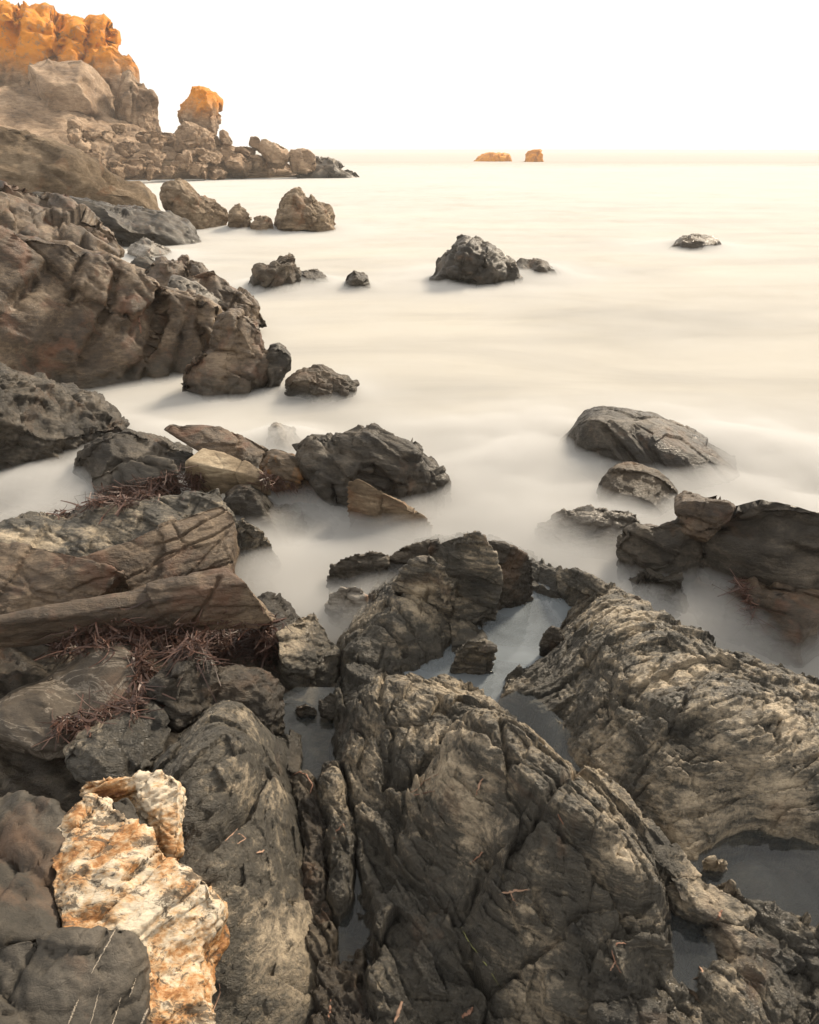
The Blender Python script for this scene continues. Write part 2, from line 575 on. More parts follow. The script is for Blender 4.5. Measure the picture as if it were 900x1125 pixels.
def rock_mat(name, dark, mid, light, rust=(0.16, 0.07, 0.03), rust_amt=0.25, s=1.0, rough=0.72, wet=0.2, bump=0.8,
             rot=(0.3, 0.15, -0.5), veins=None, sun_tint=None, spec=0.4, fine=0.006, tide=None):
    t = NT(name)
    geo = t.n('ShaderNodeNewGeometry')
    pos = geo.outputs['Position']
    mp = t.n('ShaderNodeMapping')
    mp.inputs['Rotation'].default_value = rot
    mp.inputs['Scale'].default_value = (0.35, 1.0, 1.6)
    t.l(pos, mp.inputs['Vector'])
    band = mp.outputs['Vector']
    big = t.noise(pos, 1.9 * s, 5, 0.6, 0.4)
    grain = t.noise(band, 16 * s, 8, 0.68, 0.2)
    fleck = t.noise(pos, 60 * s, 5, 0.7)
    tone = t.math('ADD', t.math('MULTIPLY', big, 0.5), t.math('ADD', t.math('MULTIPLY', grain, 0.35), t.math('MULTIPLY', fleck, 0.15)))
    col = t.ramp(tone, [(0.38, dark), (0.50, mid), (0.61, light)])
    rn = t.noise(pos, 2.7 * s, 6, 0.6, 0.8)
    rmask = t.ramp(rn, [(0.66 - 0.25 * rust_amt - 0.03, 0.0), (0.72 - 0.1 * rust_amt, 1.0)])
    rcol = t.mix(grain, rust, tuple(min(1, c * 2.2) for c in rust))
    col = t.mix(t.math('MULTIPLY', rmask, min(1.0, 0.45 + rust_amt)), col, rcol)
    if sun_tint:  # orange of low sunlight painted into the colour, growing with height
        z0, z1, lc1, lc2 = sun_tint
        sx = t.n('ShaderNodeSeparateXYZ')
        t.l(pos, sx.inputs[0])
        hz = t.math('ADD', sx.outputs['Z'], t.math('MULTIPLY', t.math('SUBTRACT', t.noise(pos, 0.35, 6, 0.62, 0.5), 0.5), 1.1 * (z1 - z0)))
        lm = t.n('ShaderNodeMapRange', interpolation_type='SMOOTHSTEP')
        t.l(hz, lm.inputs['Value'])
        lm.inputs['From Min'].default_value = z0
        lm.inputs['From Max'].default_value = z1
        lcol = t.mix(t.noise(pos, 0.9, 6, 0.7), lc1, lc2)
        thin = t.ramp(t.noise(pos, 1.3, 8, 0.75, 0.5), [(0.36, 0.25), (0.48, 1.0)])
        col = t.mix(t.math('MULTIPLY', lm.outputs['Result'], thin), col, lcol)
    if veins:
        v1, v2, amt = veins
        vn = t.noise(band, 5 * s, 7, 0.65, 1.2)
        vm = t.ramp(t.math('ABSOLUTE', t.math('SUBTRACT', vn, 0.5)), [(0.0, 1.0), (amt, 0.0)])
        col = t.mix(vm, col, t.mix(fleck, v1, v2))
    tm = None
    if tide:                                # the black, slick band of algae the sea keeps wet
        sx = t.n('ShaderNodeSeparateXYZ'); t.l(pos, sx.inputs[0])
        tm_ = t.n('ShaderNodeMapRange', interpolation_type='SMOOTHSTEP')
        t.l(t.math('ADD', sx.outputs['Z'], t.math('MULTIPLY', t.math('SUBTRACT', t.noise(pos, 4.0, 5, 0.6), 0.5), 0.45)), tm_.inputs['Value'])
        tm_.inputs['From Min'].default_value = tide[0]; tm_.inputs['From Max'].default_value = tide[1]
        tm_.inputs['To Min'].default_value = 0.75; tm_.inputs['To Max'].default_value = 0.0
        tm = tm_.outputs['Result']
        col = t.mix(tm, col, t.mix(grain, (0.012, 0.011, 0.008), (0.045, 0.038, 0.026)))
    b = t.n('ShaderNodeBsdfPrincipled')
    t.l(col, b.inputs['Base Color'])
    b.inputs['Specular IOR Level'].default_value = spec
    wm = t.ramp(t.noise(pos, 3.3 * s, 5, 0.6, 0.6), [(0.62 - 0.3 * wet, 1.0 - wet * 0.5), (0.68 - 0.05 * wet, 0.0)]) if False else t.ramp(t.noise(pos, 3.3 * s, 5, 0.6, 0.6), [(0.45, rough), (0.62, max(0.22, rough - wet))])
    if tm is not None: wm = t.mix(tm, wm, 0.28)
    t.l(wm, b.inputs['Roughness'])
    # relief too fine for the mesh
    ln = t.noise(band, 30 * s, 9, 0.7, 0.3)
    vo = t.n('ShaderNodeTexVoronoi', feature='DISTANCE_TO_EDGE', i_Scale=14 * s)
    wv = t.n('ShaderNodeVectorMath', operation='ADD')
    nz = t.n('ShaderNodeTexNoise', i_Scale=7 * s, i_Detail=4)
    t.l(pos, nz.inputs['Vector'])
    sc = t.n('ShaderNodeVectorMath', operation='SCALE'); sc.inputs['Scale'].default_value = 0.22 / s
    t.l(nz.outputs['Color'], sc.inputs[0])
    t.l(band, wv.inputs[0]); t.l(sc.outputs['Vector'], wv.inputs[1])
    t.l(wv.outputs['Vector'], vo.inputs['Vector'])
    ck = t.ramp(vo.outputs['Distance'], [(0.0, 0.0), (0.05, 1.0)])
    hgt = t.math('ADD', t.math('ADD', t.math('MULTIPLY', ln, 1.0), t.math('MULTIPLY', fleck, 0.5)), t.math('MULTIPLY', ck, 0.10))
    bp = t.n('ShaderNodeBump')
    bp.inputs['Strength'].default_value = bump
    bp.inputs['Distance'].default_value = fine / s * 3.6
    t.l(hgt, bp.inputs['Height'])
    t.l(bp.outputs['Normal'], b.inputs['Normal'])
    o = t.n('ShaderNodeOutputMaterial')
    t.l(b.outputs['BSDF'], o.inputs['Surface'])
    return t.m

M = {}
M['reef'] = rock_mat('reef_rock', (0.017, 0.0155, 0.0125), (0.072, 0.063, 0.048), (0.46, 0.375, 0.265), rust=(0.07, 0.04, 0.022), rust_amt=0.12, fine=0.009, rough=0.5, wet=0.2, spec=0.55, tide=(0.22, 0.46))
M['slab'] = rock_mat('brown_slab_rock', (0.024, 0.016, 0.010), (0.088, 0.061, 0.039), (0.23, 0.168, 0.110), rust=(0.085, 0.040, 0.022), rust_amt=0.35, rough=0.55, wet=0.2, spec=0.45, tide=(0.12, 0.40))
M['dark'] = rock_mat('dark_wet_rock', (0.012, 0.010, 0.008), (0.036, 0.029, 0.021), (0.115, 0.094, 0.070), rough=0.5, wet=0.2, rust=(0.06, 0.034, 0.018), rust_amt=0.25, s=0.8, tide=(0.12, 0.40))
M['sea'] = rock_mat('sea_rock', (0.018, 0.013, 0.008), (0.058, 0.043, 0.028), (0.165, 0.125, 0.085), s=0.45, rough=0.62, wet=0.2, rust=(0.07, 0.038, 0.02), rust_amt=0.25, tide=(0.12, 0.45))
M['wet'] = rock_mat('pale_wet_rock', (0.07, 0.06, 0.048), (0.17, 0.150, 0.125), (0.34, 0.31, 0.27), rough=0.5, wet=0.2, rust_amt=0.0)
M['smooth'] = rock_mat('smooth_grey_rock', (0.020, 0.018, 0.014), (0.046, 0.039, 0.030), (0.105, 0.088, 0.068), bump=0.4, rust=(0.075, 0.045, 0.028), rust_amt=0.3)
M['banded'] = rock_mat('banded_grey_rock', (0.026, 0.020, 0.014), (0.055, 0.043, 0.031), (0.100, 0.082, 0.062), bump=0.35, rust=(0.075, 0.045, 0.028), rust_amt=0.3, s=0.7, rot=(0.5, 0.3, 1.2), veins=((0.14, 0.12, 0.095), (0.20, 0.17, 0.14), 0.022))
M['tan'] = rock_mat('tan_block_rock', (0.10, 0.070, 0.042), (0.25, 0.19, 0.12), (0.46, 0.37, 0.255), rust=(0.14, 0.075, 0.03), rust_amt=0.2, bump=0.5)
M['rusty'] = rock_mat('rust_topped_rock', (0.035, 0.027, 0.02), (0.09, 0.065, 0.042), (0.20, 0.15, 0.10), rust=(0.20, 0.09, 0.025), rust_amt=0.35)
def quartz_mat():
    t = NT('quartz_rock')
    geo = t.n('ShaderNodeNewGeometry'); pos = geo.outputs['Position']
    mp = t.n('ShaderNodeMapping'); mp.inputs['Rotation'].default_value = (0.1, 0.1, -1.0); mp.inputs['Scale'].default_value = (0.5, 1.3, 1.0)
    t.l(pos, mp.inputs['Vector']); v = mp.outputs['Vector']
    big = t.noise(pos, 5, 5, 0.6, 0.6)
    fine = t.noise(v, 34, 9, 0.75, 0.4)
    col = t.ramp(t.math('ADD', t.math('MULTIPLY', big, 0.55), t.math('MULTIPLY', fine, 0.45)),
                 [(0.375, (0.15, 0.055, 0.016)), (0.445, (0.38, 0.18, 0.06)), (0.49, (0.52, 0.345, 0.19)), (0.56, (0.60, 0.52, 0.40))])
    sp = t.noise(v, 22, 9, 0.78, 0.8)
    sp2 = t.noise(pos, 4, 3, 0.5)
    dk = t.ramp(t.math('ADD', t.math('MULTIPLY', sp, 0.7), t.math('MULTIPLY', sp2, 0.3)), [(0.50, 0.0), (0.545, 0.92)])
    col = t.mix(dk, col, (0.075, 0.055, 0.035))
    b = t.n('ShaderNodeBsdfPrincipled'); t.l(col, b.inputs['Base Color'])
    b.inputs['Roughness'].default_value = 0.55
    bp = t.n('ShaderNodeBump'); bp.inputs['Strength'].default_value = 0.9; bp.inputs['Distance'].default_value = 0.008
    t.l(t.math('ADD', fine, t.math('MULTIPLY', sp, -0.8)), bp.inputs['Height']); t.l(bp.outputs['Normal'], b.inputs['Normal'])
    o = t.n('ShaderNodeOutputMaterial'); t.l(b.outputs[0], o.inputs['Surface'])
    return t.m
M['quartz'] = quartz_mat()
OR1, OR2 = (0.80, 0.24, 0.003), (0.90, 0.36, 0.008)  # sunlight oranges, used as rock colour
M['head'] = rock_mat('headland_rock', (0.13, 0.080, 0.045), (0.34, 0.225, 0.138), (0.56, 0.40, 0.265), s=0.2, rust=(0.211, 0.118, 0.056), rust_amt=0.2, fine=0.02)
M['crag'] = rock_mat('sun_tinted_crag_rock', (0.13, 0.080, 0.045), (0.34, 0.225, 0.138), (0.56, 0.40, 0.265), s=0.2, rust_amt=0.2, fine=0.02, sun_tint=(9.8, 14.2, OR1, OR2))
M['stack'] = rock_mat('sea_stack_rock', (0.13, 0.080, 0.045), (0.34, 0.225, 0.138), (0.56, 0.40, 0.265), s=0.2, rust_amt=0.2, fine=0.02, sun_tint=(5.6, 8.8, OR1, OR2))  # top of the stack coloured orange as if the sun caught it
M['islet'] = rock_mat('orange_islet_rock', (0.25, 0.085, 0.006), (0.72, 0.25, 0.004), (0.90, 0.42, 0.02), s=0.3, rust_amt=0.0, fine=0.03)  # low sun on the islets put into their base colour
M['slope'] = rock_mat('olive_slope_rock', (0.050, 0.034, 0.020), (0.135, 0.097, 0.062), (0.26, 0.195, 0.130), s=0.35, rough=0.85, wet=0.1, spec=0.2, rust=(0.10, 0.05, 0.025), rust_amt=0.2, fine=0.012)
M['bay'] = rock_mat('tan_bay_rock', (0.050, 0.034, 0.021), (0.165, 0.120, 0.078), (0.34, 0.26, 0.175), s=0.5, rough=0.75, wet=0.15, spec=0.3, rust=(0.12, 0.06, 0.03), rust_amt=0.25)
M['shore'] = rock_mat('bedrock', (0.013, 0.010, 0.008), (0.042, 0.033, 0.023), (0.125, 0.102, 0.073), rust=(0.06, 0.033, 0.018), rust_amt=0.25, s=1.4, rough=0.5, wet=0.2)

def sea_mat():
    t = NT('milky_sea')
    geo = t.n('ShaderNodeNewGeometry'); pos = geo.outputs['Position']
    mp = t.n('ShaderNodeMapping'); mp.inputs['Scale'].default_value = (0.30, 1.0, 1.0); mp.inputs['Rotation'].default_value = (0, 0, 0.12)
    t.l(pos, mp.inputs['Vector'])
    n1 = t.noise(mp.outputs['Vector'], 0.42, 5, 0.55, 0.9)
    n2 = t.noise(mp.outputs['Vector'], 0.055, 4, 0.5, 0.6)
    n = t.math('ADD', t.math('MULTIPLY', n1, 0.6), t.math('MULTIPLY', n2, 0.4))
    col = t.ramp(n, [(0.34, SEA[0]), (0.5, SEA[1]), (0.64, SEA[2])])
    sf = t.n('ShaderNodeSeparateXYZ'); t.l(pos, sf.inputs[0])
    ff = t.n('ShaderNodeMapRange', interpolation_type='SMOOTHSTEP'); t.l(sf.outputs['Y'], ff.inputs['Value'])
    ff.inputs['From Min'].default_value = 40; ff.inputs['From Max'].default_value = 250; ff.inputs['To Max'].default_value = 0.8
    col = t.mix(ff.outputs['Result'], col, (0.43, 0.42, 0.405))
    # clear grey water shows between the foam where the bottom comes up to the shore
    sx = t.n('ShaderNodeSeparateXYZ'); t.l(pos, sx.inputs[0])
    sh = t.n('ShaderNodeMapRange', interpolation_type='SMOOTHSTEP'); t.l(t.math('ADD', sx.outputs['Y'], t.math('MULTIPLY', n1, 4.0)), sh.inputs['Value'])
    sh.inputs['From Min'].default_value = 6.0; sh.inputs['From Max'].default_value = 11.0; sh.inputs['To Min'].default_value = 0.6; sh.inputs['To Max'].default_value = 0.0
    col = t.mix(sh.outputs['Result'], col, (0.10, 0.10, 0.098))
    b = t.n('ShaderNodeBsdfDiffuse')
    t.l(col, b.inputs['Color'])
    bp = t.n('ShaderNodeBump'); bp.inputs['Strength'].default_value = 0.25; bp.inputs['Distance'].default_value = 0.3
    t.l(n1, bp.inputs['Height']); t.l(bp.outputs['Normal'], b.inputs['Normal'])
    o = t.n('ShaderNodeOutputMaterial'); t.l(b.outputs['BSDF'], o.inputs['Surface'])
    return t.m
SEA = ((0.27, 0.26, 0.24), (0.37, 0.35, 0.31), (0.46, 0.435, 0.38))
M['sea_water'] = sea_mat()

def mist_mat(density):
    t = NT('sea_mist')
    v = t.n('ShaderNodeVolumePrincipled')
    v.inputs['Color'].default_value = (0.785, 0.78, 0.77, 1)
    v.inputs['Density'].default_value = density
    v.inputs['Anisotropy'].default_value = 0.0
    o = t.n('ShaderNodeOutputMaterial'); t.l(v.outputs['Volume'], o.inputs['Volume'])
    return t.m

def haze_mat(density):
    t = NT('sea_haze')
    v = t.n('ShaderNodeVolumePrincipled')
    v.inputs['Color'].default_value = (0.95, 0.93, 0.90, 1)
    v.inputs['Density'].default_value = density
    o = t.n('ShaderNodeOutputMaterial'); t.l(v.outputs['Volume'], o.inputs['Volume'])
    return t.m

def pool_mat(name, sky_share):
    t = NT(name)
    fr = t.n('ShaderNodeFresnel'); fr.inputs['IOR'].default_value = 1.36
    tr = t.n('ShaderNodeBsdfTransparent'); tr.inputs['Color'].default_value = (0.72, 0.72, 0.66, 1)
    gl = t.n('ShaderNodeBsdfGlossy'); gl.inputs['Roughness'].default_value = 0.03
    gl.inputs['Color'].default_value = (1, 1, 1, 1)
    mx = t.n('ShaderNodeMixShader')
    t.l(fr.outputs[0], mx.inputs['Fac']); t.l(gl.outputs[0], mx.inputs[2])
    df = t.n('ShaderNodeBsdfDiffuse'); df.inputs['Color'].default_value = (0.36, 0.405, 0.44, 1)  # blue-grey diffuse colour standing in for the reflected sky
    mk = t.n('ShaderNodeMixShader'); gp = t.n('ShaderNodeNewGeometry'); t.l(t.math('MULTIPLY', t.ramp(t.noise(gp.outputs['Position'], 2.2, 4, 0.55, 0.8), [(0.3, 0.6), (0.7, 1.3)]), sky_share), mk.inputs['Fac'])
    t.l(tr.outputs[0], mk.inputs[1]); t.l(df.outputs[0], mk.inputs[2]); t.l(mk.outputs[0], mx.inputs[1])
    geo = t.n('ShaderNodeNewGeometry')
    bp = t.n('ShaderNodeBump'); bp.inputs['Strength'].default_value = 0.08; bp.inputs['Distance'].default_value = 0.01
    t.l(t.noise(geo.outputs['Position'], 14, 2, 0.5), bp.inputs['Height'])
    t.l(bp.outputs['Normal'], gl.inputs['Normal'])
    o = t.n('ShaderNodeOutputMaterial'); t.l(mx.outputs[0], o.inputs['Surface'])
    return t.m
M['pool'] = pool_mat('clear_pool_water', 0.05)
M['sky_pool'] = pool_mat('sky_tinted_pool_water', 0.42)  # large pool gets more of the painted sky reflection

def plain(name, c1, c2, scale=30, rough=0.7):
    t = NT(name)
    geo = t.n('ShaderNodeNewGeometry')
    b = t.n('ShaderNodeBsdfPrincipled')
    r = t.math('ADD', t.math('MULTIPLY', geo.outputs['Random Per Island'], 0.7), t.math('MULTIPLY', t.noise(geo.outputs['Position'], scale), 0.4))
    t.l(t.mix(r, c1, c2), b.inputs['Base Color'])
    b.inputs['Roughness'].default_value = rough
    o = t.n('ShaderNodeOutputMaterial'); t.l(b.outputs[0], o.inputs['Surface'])
    return t.m
M['kelp'] = plain('dried_seaweed', (0.016, 0.008, 0.007), (0.11, 0.052, 0.034), rough=0.5)
M['twig'] = plain('bleached_wood', (0.20, 0.11, 0.07), (0.34, 0.22, 0.15))
M['leaf'] = plain('dry_ribbon', (0.11, 0.05, 0.033), (0.26, 0.14, 0.09))
M['green'] = plain('green_stalk', (0.12, 0.13, 0.04), (0.22, 0.22, 0.08))
M['white'] = plain('white_quartz', (0.20, 0.165, 0.125), (0.36, 0.31, 0.25))

# ------------------------------------------------------------------ sea and bedrock
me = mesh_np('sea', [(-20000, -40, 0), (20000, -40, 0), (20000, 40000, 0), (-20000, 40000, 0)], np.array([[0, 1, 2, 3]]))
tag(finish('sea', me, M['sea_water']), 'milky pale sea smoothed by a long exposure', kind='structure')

REEF_FR = frame(PZ(800, 1000, .7) - PZ(480, 760, .7), (0.1, 0.1, 1))
SLAB_FR = frame(PZ(820, 740, .7) - PZ(600, 830, .6), (-0.3, -0.2, 1))

relief('bedrock', 'dark broken bedrock under the shore rocks', None,
    [('w', -4.2, 7.2, -.5), ('w', -2.6, 6.6, -.45), ('w', -1.6, 5.6, -.4), ('w', -0.9, 4.6, -.3), ('w', -0.5, 4.4, -.3), ('w', 0.3, 4.9, -.4), ('w', 1.3, 4.3, -.4), ('w', 2.2, 3.9, -.4), ('w', 4.0, 3.6, -.4),
     ('w', 4.0, -2.5, .4), ('w', -4.2, -2.5, .6)],
    [(100, 560, .12), (200, 560, .12), (290, 600, -.12), (325, 650, -.12), (385, 690, -.14), (250, 720, .2), (150, 760, .16), (90, 700, .2), (335, 800, .12), (345, 850, .12), (130, 900, .2), (300, 1000, .25),
     (390, 990, .12), (450, 700, .1), (490, 725, .14), (580, 690, .13), (560, 715, .13), (610, 670, .13), (640, 640, -.05), (530, 600, -.2), (740, 690, -.2), (830, 740, -.1), (800, 950, .18), (745, 1040, .28), (600, 900, .2), (600, 1100, .25),
     (900, 1000, .3), (30, 800, .2), (-60, 600, .2), (-200, 700, .5), (0, 520, -.05), ('w', -3, 1, .6), ('w', 0, 0.3, .3), ('w', 3, 1, .3), ('w', 0, -2, .5)],
    M['shore'], res=0.02, seed=3, edge=0.3, jag=0.1, margin=0.5, bottom=-1.2, block=0.2, crack=0.15, rough=0.16, kind='structure')

# ------------------------------------------------------------------ far rocks and the headland
def far(name, label, outline, base, mat, depth=0.6, sub=5, seed=1, **kw):
    return bulge(name, label, kw.pop('cat', 'rock'), outline, base, mat, depth=depth, sub=sub, seed=seed, **kw)

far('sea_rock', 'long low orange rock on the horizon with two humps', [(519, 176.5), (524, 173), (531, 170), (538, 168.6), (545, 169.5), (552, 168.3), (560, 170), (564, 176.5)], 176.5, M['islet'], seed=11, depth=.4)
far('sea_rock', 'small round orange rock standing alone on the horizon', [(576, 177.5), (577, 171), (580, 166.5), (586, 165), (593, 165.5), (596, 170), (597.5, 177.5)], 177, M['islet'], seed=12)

H = M['head']
S = M['sea']
BIGFR = frame((0.15, -.3, 1), (.4, -1, 0))
GH = 'boulders tumbled along the foot of the headland'
far('headland', 'tan rocky slope of the headland running down to the sea', [(-150, 95), (-20, 105), (40, 112), (72, 119), (110, 130), (150, 150), (190, 165), (230, 176), (280, 182), (325, 190), (340, 194), (300, 196), (230, 199), (120, 204), (-150, 220)],
    203, H, depth=.06, sub=7, seed=21, y=80, lean=0.95, sink=.1, block=1.8, cat='headland', levels=3, amp=1.0, off=.5, aniso=(1.2, 1, 1), fr=BIGFR, rough=.12)
far('cliff_crag', 'orange sun tinted crag topping the headland at the left', [(-120, -10), (-40, 5), (30, 18), (72, 27), (83, 30), (103, 29.5), (115, 35), (124, 43), (125, 53), (121, 70), (128, 95), (125, 130), (60, 150), (-120, 150)], 120, M['crag'], y=100, depth=.35, sub=7, seed=22, block=2.2, cat='crag', crack=.25, crack_w=.05, chip=.10, step=.3, tilt=.8, lump=.03, levels=3, rough=.10, fr=BIGFR,
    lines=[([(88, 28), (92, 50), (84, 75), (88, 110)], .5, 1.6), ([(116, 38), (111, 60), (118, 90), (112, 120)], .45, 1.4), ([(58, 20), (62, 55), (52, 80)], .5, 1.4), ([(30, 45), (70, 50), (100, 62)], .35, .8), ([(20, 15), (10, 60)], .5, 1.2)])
far('cliff_crag', 'brown jagged crag with leaning top beside the orange sun tinted one', [(100, 62), (112, 55), (125, 57), (140, 63), (147, 70), (150, 76), (152, 86), (150, 120), (145, 140), (100, 140)], 138, M['crag'], y=97, depth=.5, sub=6, seed=23, block=1.6, cat='crag', crack=.25, crack_w=.05, fr=BIGFR, step=.3, tilt=.8, lump=.03, levels=3, chip=.1, rough=.1)
far('rock_pillar', 'blunt grey brown pillar at the seaward end of the crag', [(133, 130), (133, 100), (137, 82), (143, 79), (150, 88), (158, 97), (167, 104), (171, 112), (173, 122), (175, 134), (165, 142), (150, 143)], 138, H, y=92, depth=.5, sub=6, seed=24, block=1.4, cat='rock', crack=.25, fr=BIGFR, step=.25, tilt=.7, lump=.03, levels=3, chip=.1, rough=.1)
far('boulder', 'big smooth pinkish boulder below the orange crag', [(30, 72), (50, 66), (72, 68), (93, 70), (102, 76), (110, 84), (120, 95), (126, 105), (123, 117), (108, 124), (85, 118), (30, 118)], 116, H, y=90, depth=.5, sub=6, seed=25, block=2.5, amp=.5, cat='boulder')
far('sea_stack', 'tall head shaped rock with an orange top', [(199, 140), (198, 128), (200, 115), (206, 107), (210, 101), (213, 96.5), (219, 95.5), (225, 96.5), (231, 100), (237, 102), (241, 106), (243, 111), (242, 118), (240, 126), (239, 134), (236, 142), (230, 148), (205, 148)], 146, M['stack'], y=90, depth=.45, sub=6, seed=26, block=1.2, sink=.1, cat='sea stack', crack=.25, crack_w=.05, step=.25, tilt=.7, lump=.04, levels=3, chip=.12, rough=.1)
far('boulder', 'cone shaped boulder at the foot of the tall head shaped rock', [(186, 162), (191, 150), (199, 139), (206, 132), (216, 136), (228, 142), (240, 152), (246, 165)], 162, H, y=86, depth=.4, sub=6, seed=27, block=1.4, sink=.2, cat='boulder')
far('boulder', 'small upright boulder just right of the tall head shaped rock', [(241, 155), (241, 144), (245, 142), (250, 146), (256, 155)], 155, H, y=88, depth=.5, seed=28, sink=.3, cat='boulder')
far('boulder', 'pointed leaning boulder on the headland ridge', [(273, 160), (275, 151), (281, 149), (286, 153), (290, 165)], 163, H, y=88, depth=.5, seed=29, sink=.3, cat='boulder', group=GH)
far('boulder', 'long slanting boulder on the low end of the headland', [(284, 165), (287, 154), (292, 153), (303, 157), (315, 163), (321, 172), (310, 179), (295, 177)], 177, H, y=86.5, depth=.4, seed=30, sink=.2, cat='boulder')
far('boulder', 'flat topped boulder near the tip of the headland', [(319, 178), (321, 165), (328, 163), (338, 164), (346, 170), (349, 177), (345, 186), (322, 187)], 186, H, y=86.5, depth=.5, seed=31, sink=.2, cat='boulder')
far('sea_rock', 'dark long rock trailing into the sea off the headland tip', [(329, 194), (330, 180), (334, 174), (345, 171), (356, 173), (366, 176), (378, 183), (390, 186), (403, 192)], 193.5, S, depth=.4, seed=32, cat='rock', chip=.25)
# boulders along the waterline and on the slope: (px, py, half width, half height, words)
HB = [(92, 160, 12, 8, 'wide'), (118, 150, 10, 6, 'slanting'), (140, 163, 12, 8, 'rounded'), (150, 182, 13, 9, 'broad'), (172, 172, 12, 9, 'blocky'), (186, 188, 10, 6, 'low'), (200, 176, 9, 8, 'squarish'),
      (214, 186, 10, 8, 'egg shaped'), (224, 189, 5, 7, 'upright'), (238, 189, 13, 7, 'wedge shaped'), (232, 172, 13, 7, 'long'), (248, 168, 7, 7, 'small round'), (262, 183, 16, 12, 'big dark'), (270, 166, 12, 6, 'flat'), (284, 178, 9, 8, 'round'),
      (297, 186, 10, 8, 'steep'), (310, 176, 8, 6, 'small tan'), (300, 172, 7, 7, 'leaning'), (158, 150, 9, 6, 'pale'), (130, 140, 9, 5, 'tilted'), (100, 176, 12, 6, 'brown'), (128, 185, 10, 7, 'chunky'), (210, 158, 9, 6, 'half buried'), (182, 152, 10, 7, 'lumpy'), (250, 155, 6, 4, 'knobbly'), (208, 168, 8, 5, 'thin')]
RND_H = random.Random(8)
HB2 = ['angular', 'oblong', 'stubby', 'worn', 'split', 'ridged', 'domed', 'small pale', 'dark brown', 'tapered', 'sloping', 'cracked', 'orange tinted', 'bulky', 'narrow', 'squat', 'pitted', 'crooked', 'smooth', 'rough', 'pointed', 'flattened', 'bean shaped', 'greyish', 'sandy', 'shadowed', 'uneven', 'stout', 'slim', 'tiny', 'sharp edged', 'bulging']
for _k, _w in enumerate(HB2):
    _x = RND_H.uniform(78, 318)
    _top = 124 + (_x - 78) * .21
    HB.append((_x, RND_H.uniform(_top + 4, 196 - (_x - 78) * .03), RND_H.uniform(6, 13), RND_H.uniform(4, 9), _w))
WHERE = lambda x, y: ('on the waterline' if y > 180 else 'on the slope' if y > 158 else 'high on the slope') + (' below the crags' if x < 145 else ' below the pillar' if x < 190 else ' under the tall stack' if x < 245 else ' near the headland tip')
for k, (x, y, a, b, w) in enumerate(HB):
    r = random.Random(k)
    out = []
    for j in range(11):
        th = math.pi * 2 * j / 11
        rr = 0.82 + 0.3 * r.random()
        out.append((x + a * rr * math.cos(th) * (1 + .15 * math.sin(th)), y - b * rr * math.sin(th) + 0.25 * a * math.cos(th) * (r.random() - .2)))
    bulge('boulder', f'{w} tan boulder {WHERE(x, y)}', 'boulder', out, y + b, H, y=PZ(x, 204 - (x - 100) * .045, 0)[1] - 1.0 + max(0, 196 - (x - 100) * .03 - y - b) * .11 + .5, depth=.6, cuts=9, chip=.28, sub=5, seed=300 + k, sink=.15, group=GH, cut=.55)

# ------------------------------------------------------------------ left shore, from far to near
bulge('rock_slope', 'smooth brown rock slope falling from the left below the headland', 'rock slope', [(-160, 120), (-20, 135), (40, 150), (73, 163), (93, 173), (113, 188), (128, 202), (150, 203), (177, 216), (172, 228), (143, 235), (110, 222), (73, 214), (-160, 225)], 228, M['slope'], y=32, depth=.3, sub=6, seed=41, sink=.2, block=1.3, amp=.8, levels=3, rough=.09)
bulge('sea_rock', 'tan hump backed rock with a rounded head', 'rock', [(177, 214), (178, 206), (185, 199), (197, 196.5), (206, 202), (214, 209), (222, 215), (231, 220), (237, 219), (242, 226), (248, 231), (250, 240), (248, 250), (220, 250), (193, 240), (180, 226)], 249, M['bay'], depth=.4, sub=6, seed=42, block=.55)
bulge('sea_rock', 'brown triangular rock right of the hump backed one', 'rock', [(250, 250), (251, 233), (257, 225), (263, 224), (270, 230), (276, 238), (279, 249)], 251, M['bay'], depth=.6, seed=43, block=.45)
bulge('sea_rock', 'small brown lump between the triangular and the jagged rock', 'rock', [(273, 252), (276, 246), (287, 239), (293, 237.5), (299, 245), (303, 252)], 252, M['bay'], depth=.6, seed=44, block=.4)
bulge('sea_rock', 'jagged brown rock with two peaks standing in the bay', 'rock', [(300, 249), (302, 238), (308, 223), (317, 215), (324, 208), (328, 208), (334, 214), (341, 217), (345, 222), (351, 224), (360, 227), (366, 236), (369, 248)], 250, M['bay'], depth=.5, sub=6, seed=45, block=.55, crack=.16, tilt=.7, step=.28, lump=.05)
bulge('rock_ledge', 'low dark ledge streaked with wet seaweed beside the water', 'ledge', [(40, 212), (72, 213), (100, 220), (127, 228), (150, 228), (177, 231), (205, 243), (233, 259), (215, 262), (170, 260), (133, 263), (112, 248), (40, 250)], 262, M['dark'], depth=.35, sub=6, seed=46, block=.5, fr=frame((1, -.2, -.25), (0, .4, 1)))
bulge('rock_slab', 'large grey brown slab leaning behind the big left rock', 'rock', [(-120, 190), (0, 200), (73, 217), (80, 222), (93, 230), (110, 243), (123, 257), (133, 273), (143, 294), (100, 310), (-120, 310)], 300, M['slab'], y=14.5, depth=.3, sub=7, seed=47, block=.8, crack=.25, crack_w=.04, rough=.09, step=.25, tilt=.6, lump=.04, chip=.1, warp=.1)
bulge('sea_rock', 'pale wet rock awash in the foam', 'rock', [(138, 278), (146, 268), (156, 262), (164, 263), (172, 267), (186, 274), (190, 279)], 278, M['wet'], depth=.6, seed=48, block=.4)
bulge('boulder', 'blue grey boulder behind the big left rock', 'boulder', [(141, 300), (143, 287), (150, 281), (163, 281), (172, 286), (176, 298)], 300, M['smooth'], y=13.6, depth=.6, seed=49, cuts=9)
